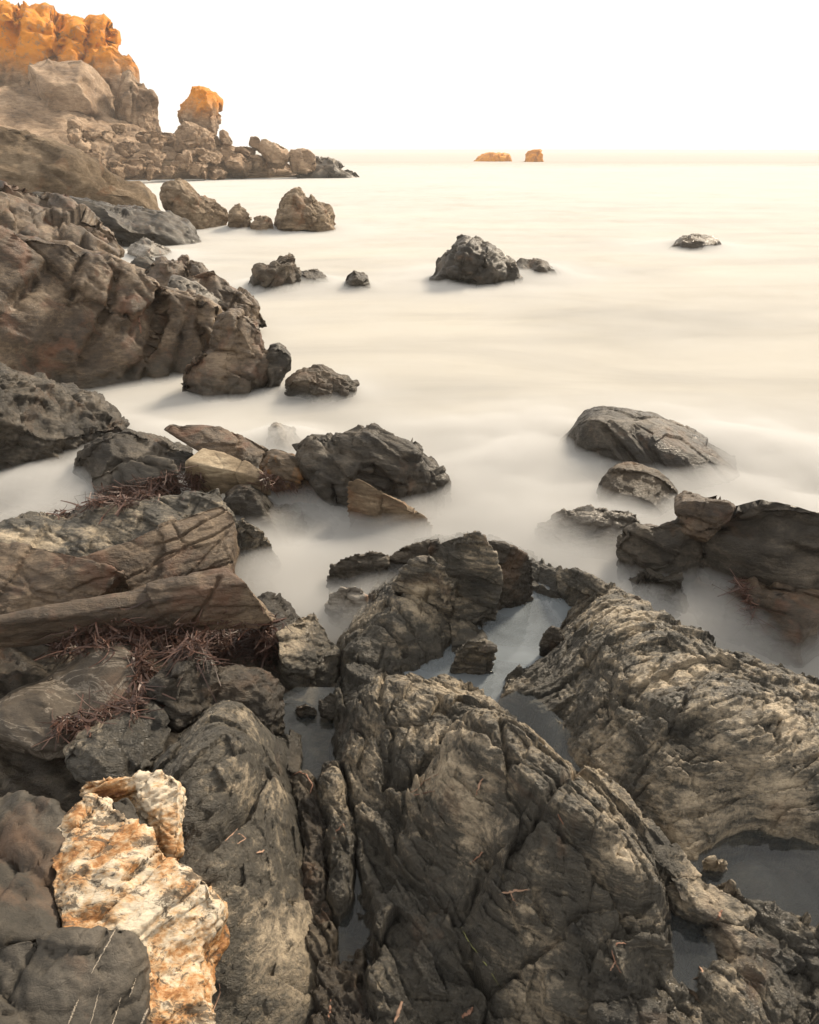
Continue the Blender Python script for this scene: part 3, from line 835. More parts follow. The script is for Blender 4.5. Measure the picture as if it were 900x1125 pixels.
bulge('boulder', 'brown faceted boulder beside the blue grey one', 'boulder', [(158, 305), (161, 296), (173, 286), (187, 284), (197, 286), (207, 297), (207, 312), (172, 314)], 312, M['slab'], y=12.6, depth=.6, seed=50, cut=.7)
bulge('boulder', 'narrow upright boulder on the sloping wedge', 'boulder', [(194, 300), (195, 284), (200, 280), (206, 281), (209, 290), (211, 304)], 303, M['slab'], y=13.0, depth=.6, seed=51)
bulge('boulder', 'dark blocky boulder next to the narrow upright one', 'boulder', [(207, 305), (208, 287), (216, 286), (224, 290), (229, 297), (232, 312)], 309, M['slab'], y=12.7, depth=.6, seed=52)
bulge('rock_slab', 'long brown wedge sloping down into the mist', 'rock', [(200, 315), (206, 305), (224, 299), (234, 297), (242, 306), (254, 315), (267, 323), (280, 332), (292, 342), (262, 348), (225, 332)], 343, M['slab'], y=11.9, depth=.3, sub=6, seed=53, block=.4)
bulge('rock_slab', 'wet slab striped with white quartz on the left', 'rock', [(183, 315), (188, 305), (200, 306), (228, 319), (240, 328), (248, 341), (236, 346), (210, 335)], 340, M['wet'], y=11.3, depth=.4, sub=6, seed=54, block=.25)
BIG = frame((0.25, -.5, 0.8), (.4, -1, 0))
bulge('rock_outcrop', 'great cracked brown rock above the misty water at left', 'rock', [(-130, 230), (20, 258), (73, 270), (90, 280), (120, 290), (145, 297), (170, 307), (176, 317), (196, 322), (222, 327), (238, 333), (250, 350), (262, 380), (262, 415), (250, 436), (207, 434), (177, 428), (140, 411), (107, 400), (73, 390), (-130, 372)], 430, M['slab'], y=9.05, depth=.13, sub=7, seed=55, sink=.12, block=.8, crack=.2, crack_w=.03, fr=frame((1, -.3, -.55), (.2, -1, .5)), cuts=26, levels=3, chip=.06, step=.14, tilt=.40, lump=.03, rough=.05, warp=.1, amp=.85,
      lines=[([(125, 300), (118, 325), (100, 360), (85, 388)], .05, .14), ([(75, 322), (110, 332), (135, 340)], .04, .10), ([(173, 315), (172, 345), (160, 375), (152, 400), (160, 425)], .07, .16), ([(205, 330), (195, 360), (185, 395), (178, 420)], .05, .10), ([(215, 325), (212, 350), (222, 375), (210, 400), (205, 430)], .06, .14), ([(135, 400), (150, 385), (165, 380)], .06, .12)])
bulge('boulder', 'rounded upper boulder on the seaward end of the great cracked rock', 'boulder', [(232, 382), (236, 360), (243, 345), (252, 340), (268, 342), (277, 349), (284, 360), (289, 374), (287, 388), (262, 396), (240, 394)], 394, M['slab'], y=8.95, depth=.4, sub=6, seed=56, block=.35, sink=.1, step=.18, tilt=.45, amp=.8, lump=.04, chip=.1, levels=3)
bulge('boulder', 'bulky lower boulder under the rounded one at the great rock', 'boulder', [(200, 428), (206, 405), (222, 388), (245, 380), (270, 378), (290, 381), (301, 390), (303, 402), (299, 415), (285, 426), (258, 434), (225, 434)], 432, M['slab'], y=8.75, depth=.3, sub=6, seed=59, block=.45, crack=.2, crack_w=.04, sink=.1, step=.18, tilt=.45, amp=.8, lump=.04, chip=.1, levels=3)
bulge('boulder', 'dark wet boulder at the end of the left rocks in the mist', 'boulder', [(288, 418), (290, 395), (298, 382), (307, 379), (315, 384), (319, 391), (317, 400), (311, 412), (303, 420)], 418, M['dark'], y=8.9, depth=.6, seed=57, block=.22)
bulge('sea_rock', 'flat topped wet boulder off the end of the left rocks', 'rock', [(312, 428), (316, 418), (325, 410), (335, 406), (350, 404), (366, 409), (380, 414), (391, 421), (389, 428), (372, 431), (340, 432)], 428, S, depth=.4, sink=.1, chip=.12, tilt=.5, seed=58, block=.22, sub=6)
# rocks out in the bay
bulge('sea_rock', 'brown ribbed fin of rock standing left of a low dark rock', 'rock', [(271, 314), (276, 305), (285, 294.5), (293, 294), (300, 287), (309, 281), (316, 278), (322, 279), (326, 282), (327, 293), (330, 303), (329, 311)], 311, S, depth=.5, sub=6, seed=61, block=.32, tilt=.7, step=.28, lump=.05, fr=frame((.5, -.2, .8), (1, 0, 0)), crack=.16)
bulge('sea_rock', 'low dark rock touching the ribbed fin', 'rock', [(327, 306), (330, 298), (340, 296.5), (346, 296), (355, 300), (362, 305)], 305, S, depth=.6, seed=62)
bulge('sea_rock', 'tiny dark rock alone in the pale bay', 'rock', [(378, 309), (381, 303), (386, 300), (389, 297), (397, 301), (404, 304), (407, 310)], 310, S, depth=.6, seed=63)
bulge('sea_rock', 'dark craggy peak in the middle of the bay', 'rock', [(472, 302), (476, 298), (484, 289.5), (492, 282), (498, 275.5), (504, 265), (511, 261), (516, 261.5), (524, 267), (529, 271), (536, 269), (543, 274), (550, 278), (558, 281), (563, 286), (568, 295), (568, 303)], 304, M['dark'], depth=.45, sub=6, seed=64, block=.5, crack=.15, tilt=.7, step=.28, lump=.05)
bulge('sea_rock', 'lower dark rock trailing right from the craggy peak', 'rock', [(546, 304), (553, 297), (562, 290), (573, 286), (585, 286), (596, 285.5), (602, 290), (609, 295), (614, 299), (619, 303)], 304, S, depth=.45, seed=65, block=.4, y=18.6)
bulge('sea_rock', 'thin flat dark rock far out on the right', 'rock', [(731, 268.5), (742, 263), (752, 259.5), (760, 258), (768, 258.5), (776, 260.5), (784, 263), (790, 268.5)], 268.5, S, depth=.5, seed=66)
bulge('sea_rock', 'broad dark domed rock rising from the mist on the right', 'rock', [(604, 497), (613, 487), (624, 478), (631, 468), (638, 460), (649, 452.7), (661, 450), (674, 450.5), (686, 452), (700, 455), (708, 457), (721, 459.5), (731, 464), (741, 470), (751, 475), (761, 481), (777, 490), (790, 499), (812, 511), (760, 516), (640, 510)], 503, M['dark'], depth=.3, sub=7, seed=67, block=.3, fr=frame((.35, -.5, -.8), (1, .3, 0)), cut=.85, amp=.4, chip=.08, lump=.03, lines=[([(668, 455), (700, 480), (712, 500)], .03, .05), ([(700, 458), (722, 478), (735, 500)], .03, .04)])
bulge('sea_rock', 'half drowned grey brown rock in front of the domed one', 'rock', [(656, 545), (661, 529), (668, 521), (677, 516.7), (693, 516.5), (706, 518), (718, 522), (729, 528), (738, 534), (746, 543), (749, 553)], 551, M['sea'], depth=.4, sub=6, seed=68, block=.2, amp=.6)
bulge('sea_rock', 'pale tip of a rock almost under the mist', 'rock', [(291, 484), (297, 474), (304, 468), (310, 469), (316, 472), (324, 476), (333, 483)], 483, M['wet'], depth=.6, seed=69, block=.2)

# ------------------------------------------------------------------ rocks of the middle distance
def G(lst, z): return [(x, y, z) for x, y in lst]
hull('rock_slab', 'pale grey layered slab lying in the mist', 'rock', [(588, 574, .20), (610, 563, .30), (634, 557, .38), (661, 553.5, .42), (693, 556, .42), (700, 565, .38), (704, 577, .30), (682, 599, .20), (640, 599, .17), (612, 590, .17), (650, 572, .36)], M['wet'], voxel=.012, block=.13, seed=71, floor=-.1, back=.1, fr=frame((.9, -.25, .2), (0, -.5, 1)), crack=.25, chip=.3, aniso=(3.5, .8, .5))
bulge('boulder', 'dark bulky boulder standing in the mist at right', 'boulder', [(676, 600), (680, 590), (688, 583), (700, 579), (707, 577.5), (720, 580), (735, 576), (748, 573), (760, 571), (772, 572), (778, 600), (772, 630), (750, 648), (720, 648), (695, 638), (682, 620)], 640, M['dark'], y=4.1, depth=.25, sub=6, seed=72, block=.3, cut=.72)
bulge('boulder', 'overhanging brown block balanced on top of the right rocks', 'boulder', [(743, 562), (742, 553), (750, 547), (767, 545.5), (785, 546.5), (800, 547.5), (806, 556), (800, 569), (784, 572), (768, 570), (752, 573)], 570, M['slab'], y=4.1, depth=.4, sub=6, seed=73, sink=0, block=.2, amp=.5, q=1.0)
bulge('rock_outcrop', 'tall dark split rock at the right edge of the water', 'rock', [(756, 640), (768, 600), (776, 572), (790, 562), (806, 560), (816, 556), (824, 553), (838, 552), (870, 556), (920, 570), (960, 620), (960, 690), (850, 690), (790, 680)], 668, M['dark'], y=3.85, depth=.14, sub=6, seed=74, block=.4, cut=.7)
bulge('boulder', 'rust brown cracked block below the tall split rock', 'boulder', [(746, 668), (748, 645), (756, 636), (768, 634), (782, 640), (794, 645), (812, 643), (828, 640), (870, 645), (920, 660), (920, 710), (820, 705), (770, 685)], 690, M['slab'], y=3.62, depth=.3, sub=6, seed=75, block=.25)
bulge('boulder', 'small dark block jutting from the mist before the right rocks', 'boulder', [(695, 662), (696, 644), (707, 631.5), (720, 637), (735, 637.5), (748, 638), (751, 668), (735, 672), (712, 666)], 664, M['dark'], y=3.8, depth=.5, sub=6, seed=76, block=.2, cut=.7)
SE = frame((.9, -.35, -.3), (0, -.3, 1))
bulge('boulder', 'big dark layered boulder with an ochre end face', 'boulder', [(329, 501), (333, 491), (343, 484.5), (352, 487), (360, 486), (366, 480), (386, 478.5), (411, 478), (424, 481), (437, 484), (449, 487), (459, 490), (472, 501), (480, 509), (487, 517), (488, 530), (488, 545), (480, 558), (462, 562), (438, 548), (413, 536), (387, 529), (352, 529)], 556, M['dark'], depth=.32, sub=7, seed=77, block=.3, tilt=.7, step=.28, lump=.05, fr=SE, crack=.18, cut=.85, y=5.45)
hull('rock_slab', 'tilted tan wedge leaning against the big layered boulder', 'rock', [(379, 532, .52), (385, 525.5, .58), (395, 526, .58), (414, 537, .52), (446, 553, .42), (466, 566, .30), (478, 578, .17), (455, 585, .12), (424, 578, .14), (402, 563, .22), (386, 549, .36)], M['bay'], voxel=.011, block=.4, seed=78, floor=-.2, back=.15, amp=.3, smooth=1)
bulge('boulder', 'dark rock with a rust orange top and weed at its foot', 'boulder', [(284, 507), (292, 497), (304, 494.5), (312, 496), (321, 500), (331, 506), (342, 512), (354, 518), (366, 528), (368, 545), (345, 552), (312, 550), (294, 530)], 550, M['rusty'], depth=.35, sub=6, seed=79, block=.25, y=5.55)
bulge('rock_slab', 'brown flat bladed slab lifting its tip over the foam', 'rock', [(181, 472), (187, 466), (200, 467), (220, 468.5), (241, 470), (255, 474), (268, 479), (281, 486), (295, 494), (292, 505), (270, 512), (245, 506), (222, 497), (200, 484)], 506, M['slab'], depth=.16, sub=6, seed=80, block=.25, amp=.5, y=5.95, lean=.3, fr=SE)
bulge('rock_ledge', 'knobbly wet ledge behind the smooth dark slab', 'ledge', [(85, 505), (100, 491), (112, 483), (122, 479), (132, 475), (142, 475), (156, 480), (172, 485), (190, 491), (212, 499), (212, 515), (180, 520), (110, 525), (80, 520)], 515, M['dark'], y=5.7, depth=.3, sub=6, seed=81, block=.12, crack=.22, rough=.16)
bulge('rock_ledge', 'rough barnacled dark rock at the left edge above the inlet', 'ledge', [(-130, 395), (0, 402), (40, 415), (73, 428), (90, 435), (108, 443), (122, 452), (134, 463), (128, 474), (105, 488), (80, 500), (0, 520), (-130, 530)], 500, M['dark'], y=6.1, depth=.25, sub=7, seed=82, block=.3, crack=.3, rough=.2, chip=.3, levels=3)
hull('boulder', 'pale tan block with a sunlit flat top', 'boulder', [(204, 507, .62), (223, 492.5, .68), (247, 496, .66), (273, 506, .62), (288, 517, .55), (297, 530, .46), (285, 541, .36), (240, 536, .30), (215, 530, .32), (203, 520, .42), (262, 519, .56)], M['tan'], voxel=.009, block=.5, seed=83, floor=.2, back=.25, amp=.16, smooth=1)
hull('rock_slab', 'smooth dark grey slab left of the pale tan block', 'rock', [(98, 522, .42), (133, 508, .55), (162, 499, .62), (190, 507, .6), (196, 522, .5), (174, 537, .4), (130, 550, .32), (98, 546, .30)], M['smooth'], voxel=.012, block=.4, seed=84, floor=0, back=.2, amp=.5)
hull('rock_ledge', 'layered grey ledge strewn with dried weed', 'ledge', [(-60, 590, .5), (40, 575, .52), (73, 566, .55), (95, 552, .58), (127, 553, .6), (170, 549, .64), (220, 535, .72), (240, 535, .7), (249, 552, .62), (250, 575, .5), (160, 605, .45), (113, 612, .42), (-60, 640, .35)], M['reef'], voxel=.013, block=.22, seed=85, floor=0, back=.2, fr=SE, crack=.16)
hull('rock_slab', 'large rust brown slab scored with crossing cracks', 'rock', [(80, 612, .62), (113, 604, .66), (160, 582, .72), (207, 562, .76), (245, 551, .78), (258, 562, .74), (262, 575, .66), (250, 632, .42), (240, 645, .38), (160, 660, .36), (90, 676, .36), (70, 640, .5)], M['slab'], voxel=.011, block=.34, seed=86, floor=.1, back=.25, fr=frame((.7, .35, .35), (-.2, -.8, .6)), crack=.16, amp=.45, chip=.1, smooth=1,
     lines=[([(172, 598), (195, 592), (225, 572), (250, 560)], .006, .03), ([(180, 610), (205, 600), (235, 588), (256, 575)], .006, .03), ([(160, 630), (180, 608), (178, 588)], .006, .025), ([(130, 640), (170, 620), (205, 602)], .007, .025), ([(200, 640), (225, 610), (250, 585)], .006, .02), ([(190, 575), (200, 595), (215, 602)], .005, .02), ([(205, 632), (240, 622), (254, 618)], .006, .02)])
hull('rock_slab', 'rusty leaning wedge at the left edge below the cracked slab', 'rock', [(-80, 590, .75), (40, 598, .74), (73, 607, .72), (110, 618, .68), (141, 627, .62), (105, 664, .42), (70, 690, .36), (-80, 700, .4)], M['slab'], voxel=.012, block=.4, seed=87, floor=.1, back=.2, amp=.4, smooth=1, chip=.1, lines=[([(75, 650), (100, 638), (135, 628)], .008, .02)])
hull('boulder', 'grey angular block between the cracked slab and the foam', 'boulder', [(256, 572, .55), (266, 566, .58), (290, 582, .46), (303, 598, .30), (298, 625, .08), (274, 634, .06), (254, 628, .2)], M['reef'], voxel=.011, block=.2, seed=88, floor=-.3, back=.15)
bulge('rock_ledge', 'dark knobbly ledge running out into the foam', 'ledge', [(244, 560), (250, 543), (262, 535), (276, 532), (290, 545), (300, 555), (315, 557), (328, 560), (345, 565), (362, 570), (378, 578), (376, 590), (330, 592), (290, 590), (255, 582)], 586, M['dark'], y=5.0, depth=.3, sub=6, seed=89, block=.14, crack=.2, rough=.15)
hull('rock_slab', 'long brown slab with a bright top edge over the seaweed', 'rock', [(-60, 690, .72), (73, 677, .74), (110, 662, .78), (167, 652, .80), (215, 640, .83), (250, 628, .86), (73, 672, .74), (167, 646, .80), (215, 634, .83), (250, 623, .86),  (272, 640, .82), (290, 665, .68), (303, 683, .56), (287, 693, .5), (247, 694, .5), (207, 689, .5), (143, 683, .54), (100, 684, .55), (-60, 715, .55)], M['slab'], voxel=.010, block=.36, seed=90, floor=.42, back=.22, fr=frame((.9, .1, .2), (-.2, -.7, .7)), crack=.12, amp=.42, chip=.1, smooth=1,
     lines=[([(238, 636), (228, 660), (212, 685), (208, 692)], .012, .03), ([(215, 668), (250, 668), (296, 668)], .008, .02), ([(130, 670), (165, 668), (200, 660)], .006, .012)])
hull('rock_ledge', 'knobbly dark rocks between the long slab and the foam', 'ledge', [(282, 655, .42), (296, 652, .42), (318, 664, .35), (330, 680, .28), (322, 705, .3), (298, 705, .4), (284, 690, .42)], M['dark'], voxel=.010, block=.09, seed=91, floor=-.1, back=.1, crack=.25, rough=.18)
hull('boulder', 'split grey boulder at the head of the narrow pool', 'boulder', [(304, 694, .45), (326, 674, .46), (345, 669, .42), (360, 687, .36), (375, 718, .24), (368, 752, .12), (340, 768, .1), (318, 752, .2), (305, 722, .38)], M['reef'], voxel=.010, block=.18, seed=92, floor=-.2, back=.12, crack=.18)
bulge('rock_ledge', 'weathered dark lump beside the seaweed heap', 'ledge', [(232, 760), (240, 737), (262, 733), (282, 734), (298, 740), (312, 756), (308, 785), (280, 795), (245, 785)], 790, M['dark'], y=2.5, depth=.4, lean=.6, sub=6, seed=93, block=.07, crack=.25, rough=.2)
bulge('boulder', 'smooth brown boulder banded with pale lines', 'boulder', [(-20, 800), (0, 768), (40, 752), (73, 739), (88, 726), (104, 713), (118, 706), (132, 704), (150, 711), (160, 724), (158, 740), (148, 754), (128, 774), (95, 790), (60, 800), (10, 812)], 785, M['banded'], y=2.5, depth=.45, lean=.3, sub=6, seed=94, block=.5, amp=.35, sink=.15, cut=.8)
bulge('boulder', 'dark rounded boulder with a split in its side', 'boulder', [(157, 770), (166, 752), (178, 738), (193, 722), (206, 718), (220, 722), (234, 733), (243, 747), (237, 764), (222, 778), (205, 792), (182, 798), (165, 790)], 792, M['dark'], y=2.38, depth=.45, lean=.5, sub=6, seed=95, block=.22, sink=.1)
bulge('boulder', 'rough textured mound above the quartz rock', 'boulder', [(74, 830), (86, 814), (104, 802), (120, 791), (138, 783), (152, 777), (166, 776), (177, 786), (181, 796), (177, 810), (162, 824), (145, 836), (130, 850), (105, 860), (82, 852)], 852, M['reef'], y=2.08, depth=.45, lean=.5, sub=6, seed=96, block=.12, sink=.1, rough=.1)
bulge('boulder', 'small flat stone wedged under the textured mound', 'stone', [(120, 850), (136, 838), (155, 832), (172, 838), (170, 852), (150, 864), (126, 864)], 862, M['smooth'], y=2.02, depth=.5, lean=.6, sub=5, seed=97, block=.12, sink=.1)

# ------------------------------------------------------------------ the foreground
relief('rock_outcrop', 'long grey rounded outcrop left of the narrow gully', 'rock', 
    [(165, 842, .52), (200, 805, .52), (222, 782, .5), (246, 762, .5), (287, 761, .44), (296, 775, .38), (295, 800, .34), (320, 802, .28), (329, 830, .24), (322, 870, .26), (330, 900, .26), (340, 953, .26), (352, 1007, .26), (352, 1073, .26), (360, 1140, .24), (360, 1230, .2), (120, 1230, .4), (100, 1050, .6), (140, 920, .55)],
    [(262, 775, .64), (250, 800, .74), (230, 830, .78), (205, 870, .76), (270, 850, .7), (285, 820, .62), (310, 860, .50), (250, 960, .66), (300, 960, .48), (240, 1060, .52), (300, 1060, .40), (250, 1120, .40), (205, 940, .66)],
    M['reef'], res=.0045, seed=101, edge=.07, jag=.08, fr=frame((.55, .75, .1), (.3, 0, 1)), block=.16, crack=.10, rough=.12, levels=3,
    carve=[([(292, 838, .6), (270, 880, .65), (250, 910, .66), (232, 930, .66)], .022, .13), ([(195, 1000, .6), (240, 985, .6), (290, 975, .5), (330, 960, .3)], .01, .02)])
relief('rock_ridge', 'thin broken ridge on the gully side of the central reef',  'ridge',
    [(356, 838, .3), (372, 836, .32), (382, 880, .32), (388, 930, .32), (386, 965, .3), (378, 1000, .28), (372, 1012, .26), (366, 1000, .28), (364, 960, .28), (358, 900, .28)],
    [(367, 860, .42), (371, 900, .40), (375, 940, .42), (374, 980, .38)], M['reef'], res=.004, seed=102, edge=.02, jag=.06, fr=REEF_FR, block=.06, crack=.35, rough=.3, chip=.5, tilt=.6, lump=.3)
relief('rock_ledge', 'dark crumbling ledge lining the floor of the gully', 'ledge',
    [(322, 850, .26), (346, 846, .28), (354, 900, .28), (358, 960, .28), (362, 1010, .26), (368, 1060, .26), (400, 1050, .26), (408, 1100, .26), (420, 1150, .28), (340, 1150, .28), (345, 1080, .28), (340, 1010, .28), (334, 940, .28), (326, 890, .27)],
    [(338, 900, .33), (346, 960, .32), (352, 1030, .32), (370, 1090, .30), (395, 1085, .30), (360, 1120, .33), (400, 1130, .33)], M['shore'], res=.0045, seed=132, edge=.02, jag=.07, fr=REEF_FR, block=.075, crack=.4, rough=.36, chip=.5, tilt=.6, lump=.3)
relief('rock_outcrop', 'cracked central reef with lit blocks on its crest', 'reef',
    [(366, 800, .26), (368, 760, .28), (376, 735, .3), (400, 727, .33), (440, 732, .36), (480, 745, .36), (528, 750, .37), (552, 772, .4), (578, 797, .44), (620, 832, .5), (665, 862, .54), (702, 902, .56), (738, 926, .56), (778, 962, .54), (828, 984, .50), (960, 1035, .46), (960, 1260, .24), (380, 1260, .2), (405, 1100, .34), (412, 1050, .36), (402, 1000, .33), (398, 950, .32), (388, 900, .3), (372, 850, .28)],
    [(470, 790, .56), (500, 792, .70), (520, 790, .80), (560, 828, .86), (600, 865, .86), (640, 905, .84), (690, 950, .76), (730, 985, .66), (440, 775, .54), (410, 760, .50), (420, 820, .48), (460, 830, .54), (440, 890, .42), (480, 880, .60), (500, 850, .74), (520, 930, .54), (480, 960, .44), (560, 990, .60), (620, 970, .68), (600, 1040, .52), (650, 1060, .54), (690, 1090, .50), (530, 1060, .42), (460, 1060, .38), (700, 1040, .54), (748, 1035, .30), (745, 1060, .34), (790, 1060, .44), (540, 1120, .32), (640, 1130, .40)],
    M['reef'], res=.0042, seed=103, edge=.05, fr=REEF_FR, block=.16, aniso=(3.0, .85, .7), crack=.24, rough=.11, tilt=.7, step=.26, lump=.07, smooth=.0008, levels=3, jag=.08, chip=.20,
    carve=[([(548, 790, .8), (560, 846, .86), (596, 882, .86), (659, 939, .8), (695, 1008, .66)], .013, .06), ([(640, 830, .6), (629, 850, .8), (593, 885, .86), (560, 906, .8), (530, 935, .6)], .013, .06), ([(497, 993, .56), (537, 1053, .56), (560, 1107, .52), (575, 1160, .5)], .014, .05),
           ([(430, 913, .5), (470, 947, .55), (500, 990, .56)], .01, .04), ([(537, 1057, .56), (607, 1017, .64), (640, 995, .66), (700, 985, .7)], .012, .05), ([(395, 760, .45), (425, 830, .5), (450, 850, .52), (470, 900, .58)], .014, .05), ([(480, 770, .5), (540, 820, .84), (640, 880, .8), (720, 950, .66)], .012, .06),
           ([(490, 795, .7), (512, 800, .78), (532, 812, .8)], .034, .13), ([(425, 735, .4), (416, 770, .5), (432, 802, .52), (424, 850, .5)], .014, .06), ([(382, 792, .4), (420, 800, .5), (472, 788, .56)], .014, .05), ([(425, 848, .5), (446, 852, .5), (478, 832, .56)], .03, .09),
           ([(540, 935, .6), (520, 970, .6), (505, 985, .56)], .02, .05), ([(590, 975, .66), (600, 1000, .62)], .02, .05), ([(660, 950, .78), (700, 985, .7), (740, 1010, .5)], .018, .08)])
relief('rock_outcrop', 'broad pale slab sloping up to the right from the pool', 'reef',
    [(560, 738, .3), (600, 718, .3), (612, 690, .3), (628, 668, .32), (645, 650, .36), (668, 645, .46), (700, 655, .54), (740, 678, .58), (790, 705, .58), (828, 722, .58), (960, 770, .56), (960, 950, .38), (890, 925, .38), (828, 908, .38), (800, 922, .38), (770, 945, .38), (745, 930, .4), (720, 905, .42), (660, 858, .42), (625, 825, .38), (605, 802, .32), (585, 782, .32), (556, 762, .34)],
    [(680, 668, .60), (700, 700, .70), (740, 720, .74), (770, 750, .76), (830, 770, .78), (680, 750, .62), (640, 720, .50), (640, 790, .46), (610, 750, .40), (700, 800, .60), (740, 850, .58), (800, 830, .66), (790, 880, .52), (840, 860, .58)],
    M['reef'], res=.0048, seed=104, edge=.05, fr=SLAB_FR, block=.15, aniso=(3.4, .85, .5), crack=.26, rough=.10, tilt=.6, step=.26, lump=.07, levels=3, jag=.08, chip=.18,
    carve=[([(640, 715, .5), (680, 760, .62), (720, 800, .6), (770, 830, .62), (828, 845, .62)], .014, .05), ([(730, 720, .72), (700, 760, .66), (660, 800, .5)], .010, .03), ([(770, 745, .76), (740, 800, .65), (700, 850, .55)], .009, .03)])
relief('rock_outcrop', 'sloping rock at the head of the large tide pool', 'reef',
    [(374, 722, .3), (374, 700, .2), (398, 660, .14), (412, 632, .1), (440, 602, .08), (485, 588, .1), (560, 593, .12), (592, 612, .14), (585, 640, .2), (560, 655, .24), (540, 668, .26), (530, 690, .26), (512, 700, .26), (496, 706, .25), (488, 718, .26), (462, 728, .28), (430, 734, .32), (400, 728, .33)],
    [(430, 655, .44), (455, 680, .44), (420, 700, .42), (400, 715, .38), (470, 640, .46), (520, 620, .4)],
    M['reef'], res=.0055, seed=105, edge=.04, jag=.08, fr=SE, block=.15, crack=.25, rough=.14, chip=.26, tilt=.5, levels=3,
    carve=[([(405, 655, .3), (430, 668, .4), (452, 690, .42)], .016, .06), ([(433, 636, .4), (440, 655, .44), (470, 668, .44)], .016, .07), ([(385, 690, .3), (420, 688, .42), (445, 705, .42)], .014, .05)])
relief('rock_ridge', 'low rock rim between the large pool and the sea', 'ridge',
    [(568, 622, .30), (585, 609, .34), (607, 615, .38), (640, 626, .42), (670, 640, .48), (705, 653, .50), (690, 668, .42), (655, 660, .30), (630, 658, .27), (600, 650, .25), (575, 645, .25)],
    [(600, 628, .44), (640, 640, .48), (675, 651, .54)], M['reef'], res=.006, seed=106, edge=.05, fr=REEF_FR, block=.11, crack=.16, rough=.12)
hull('boulder', 'low weathered block closing the far corner of the large pool', 'boulder', [(612, 622, .42), (636, 626, .50), (664, 639, .52), (682, 653, .46), (660, 672, .34), (634, 662, .30), (614, 645, .32)], M['reef'], voxel=.009, block=.12, seed=133, floor=-.2, back=.1, fr=REEF_FR, crack=.2)
hull('boulder', 'slanting faceted block beside the overhanging one', 'boulder', [(432, 636, .55), (450, 614, .72), (473, 605, .78), (490, 622, .78), (498, 648, .62), (488, 664, .46), (466, 658, .42), (448, 650, .46)], M['reef'], voxel=.009, block=.16, seed=107, floor=.1, back=.14, crack=.12)
hull('boulder', 'tall overhanging block above the large tide pool', 'boulder', [(472, 597, .76), (484, 596, .82), (509, 587, .92), (524, 583, .96), (538, 591, .92), (545, 607, .84), (553, 632, .66), (538, 650, .52), (528, 668, .40), (520, 674, .36), (503, 668, .38), (495, 655, .48), (489, 620, .68)], M['reef'], voxel=.009, block=.2, seed=108, floor=.3, back=-.02, crack=.10)
hull('boulder', 'dark shaded rock under the pool side of the overhanging block', 'boulder', [(534, 592, .78), (552, 597, .76), (568, 602, .72), (584, 612, .62), (589, 632, .46), (574, 646, .40), (552, 644, .44), (544, 625, .6)], M['dark'], voxel=.009, block=.1, seed=109, floor=.05, back=.05, crack=.2, rough=.15)
hull('boulder', 'dark knob perched left of the overhanging block', 'boulder', [(470, 606, .72), (472, 595, .8), (482, 592, .82), (487, 600, .78), (482, 609, .7)], M['dark'], voxel=.008, block=.08, seed=110, floor=.4, back=.05)
hull('boulder', 'squat pitted boulder standing in the tide pool', 'boulder', [(497, 714, .44), (513, 702, .50), (538, 702, .50), (546, 712, .46), (540, 727, .34), (520, 741, .24), (502, 734, .26)], M['reef'], voxel=.008, block=.12, seed=111, floor=.05, back=.05, rough=.12)
hull('rock_slab', 'flat low slab linking the sloping rock and the pitted boulder', 'rock', [(492, 678, .34), (510, 674, .35), (528, 690, .31), (534, 700, .29), (512, 708, .30), (495, 710, .30)], M['reef'], voxel=.010, block=.15, seed=112, floor=0, back=.05, amp=.7)
hull('boulder', 'small dark crumbling rock on the right bank of the large pool', 'boulder', [(594, 708, .36), (598, 694, .44), (606, 688, .46), (616, 690, .44), (622, 704, .38), (612, 718, .3)], M['dark'], voxel=.008, block=.07, seed=113, floor=.1, back=.08, crack=.22, rough=.15)
hull('sea_rock', 'low dark wet rock veiled by foam left of the sloping rock', 'rock', [(358, 640, .18), (362, 622, .32), (376, 612, .38), (395, 606, .40), (412, 604, .40), (426, 608, .36), (428, 622, .28), (410, 634, .2), (385, 640, .18)], M['dark'], voxel=.011, block=.1, seed=114, floor=-.2, back=.1, fr=SE, crack=.25, rough=.14)
hull('sea_rock', 'grey hump half under the foam beside the sloping rock', 'rock', [(358, 668, .18), (362, 652, .31), (374, 643, .37), (388, 641, .39), (402, 646, .35), (404, 660, .27), (392, 674, .18), (368, 676, .16)], M['wet'], voxel=.011, block=.15, seed=115, floor=-.2, back=.1, fr=SE)
hull('sea_rock', 'thin wet ledge awash behind the sloping rock', 'rock', [(425, 622, .22), (430, 608, .34), (444, 600, .40), (462, 594, .42), (482, 590, .42), (486, 602, .36), (460, 616, .28), (440, 626, .22)], M['dark'], voxel=.011, block=.1, seed=116, floor=-.2, back=.1, fr=SE, crack=.25, rough=.14)
def flake(label, pix, mat=M['reef'], seed=0, block=.08, **kw):
    hull('rock_slab', label, 'rock', pix, mat, voxel=.0065, block=block, seed=seed, floor=.2, back=.03, fr=REEF_FR, smooth=1, **kw)
flake('long thin sliver of rock on the right flank of the central reef', [(640, 838, .60), (660, 842, .62), (690, 872, .62), (712, 905, .60), (700, 912, .58), (668, 880, .60)], seed=141)
flake('jagged slab overlapping the lower end of the thin sliver', [(690, 900, .62), (712, 896, .62), (745, 930, .58), (772, 962, .54), (752, 972, .56), (720, 945, .62)], seed=142)
flake('flat stepped slab above the small right pool', [(736, 962, .60), (765, 958, .58), (800, 982, .55), (832, 1002, .52), (812, 1016, .52), (775, 1005, .54), (748, 990, .56)], seed=143)
flake('rough tilted slab at the right edge under the pool', [(770, 1018, 0.49), (800, 1008, 0.51), (840, 1030, 0.49), (880, 1060, 0.47), (850, 1075, 0.43), (800, 1058, 0.43), (776, 1042, 0.43)], seed=144)
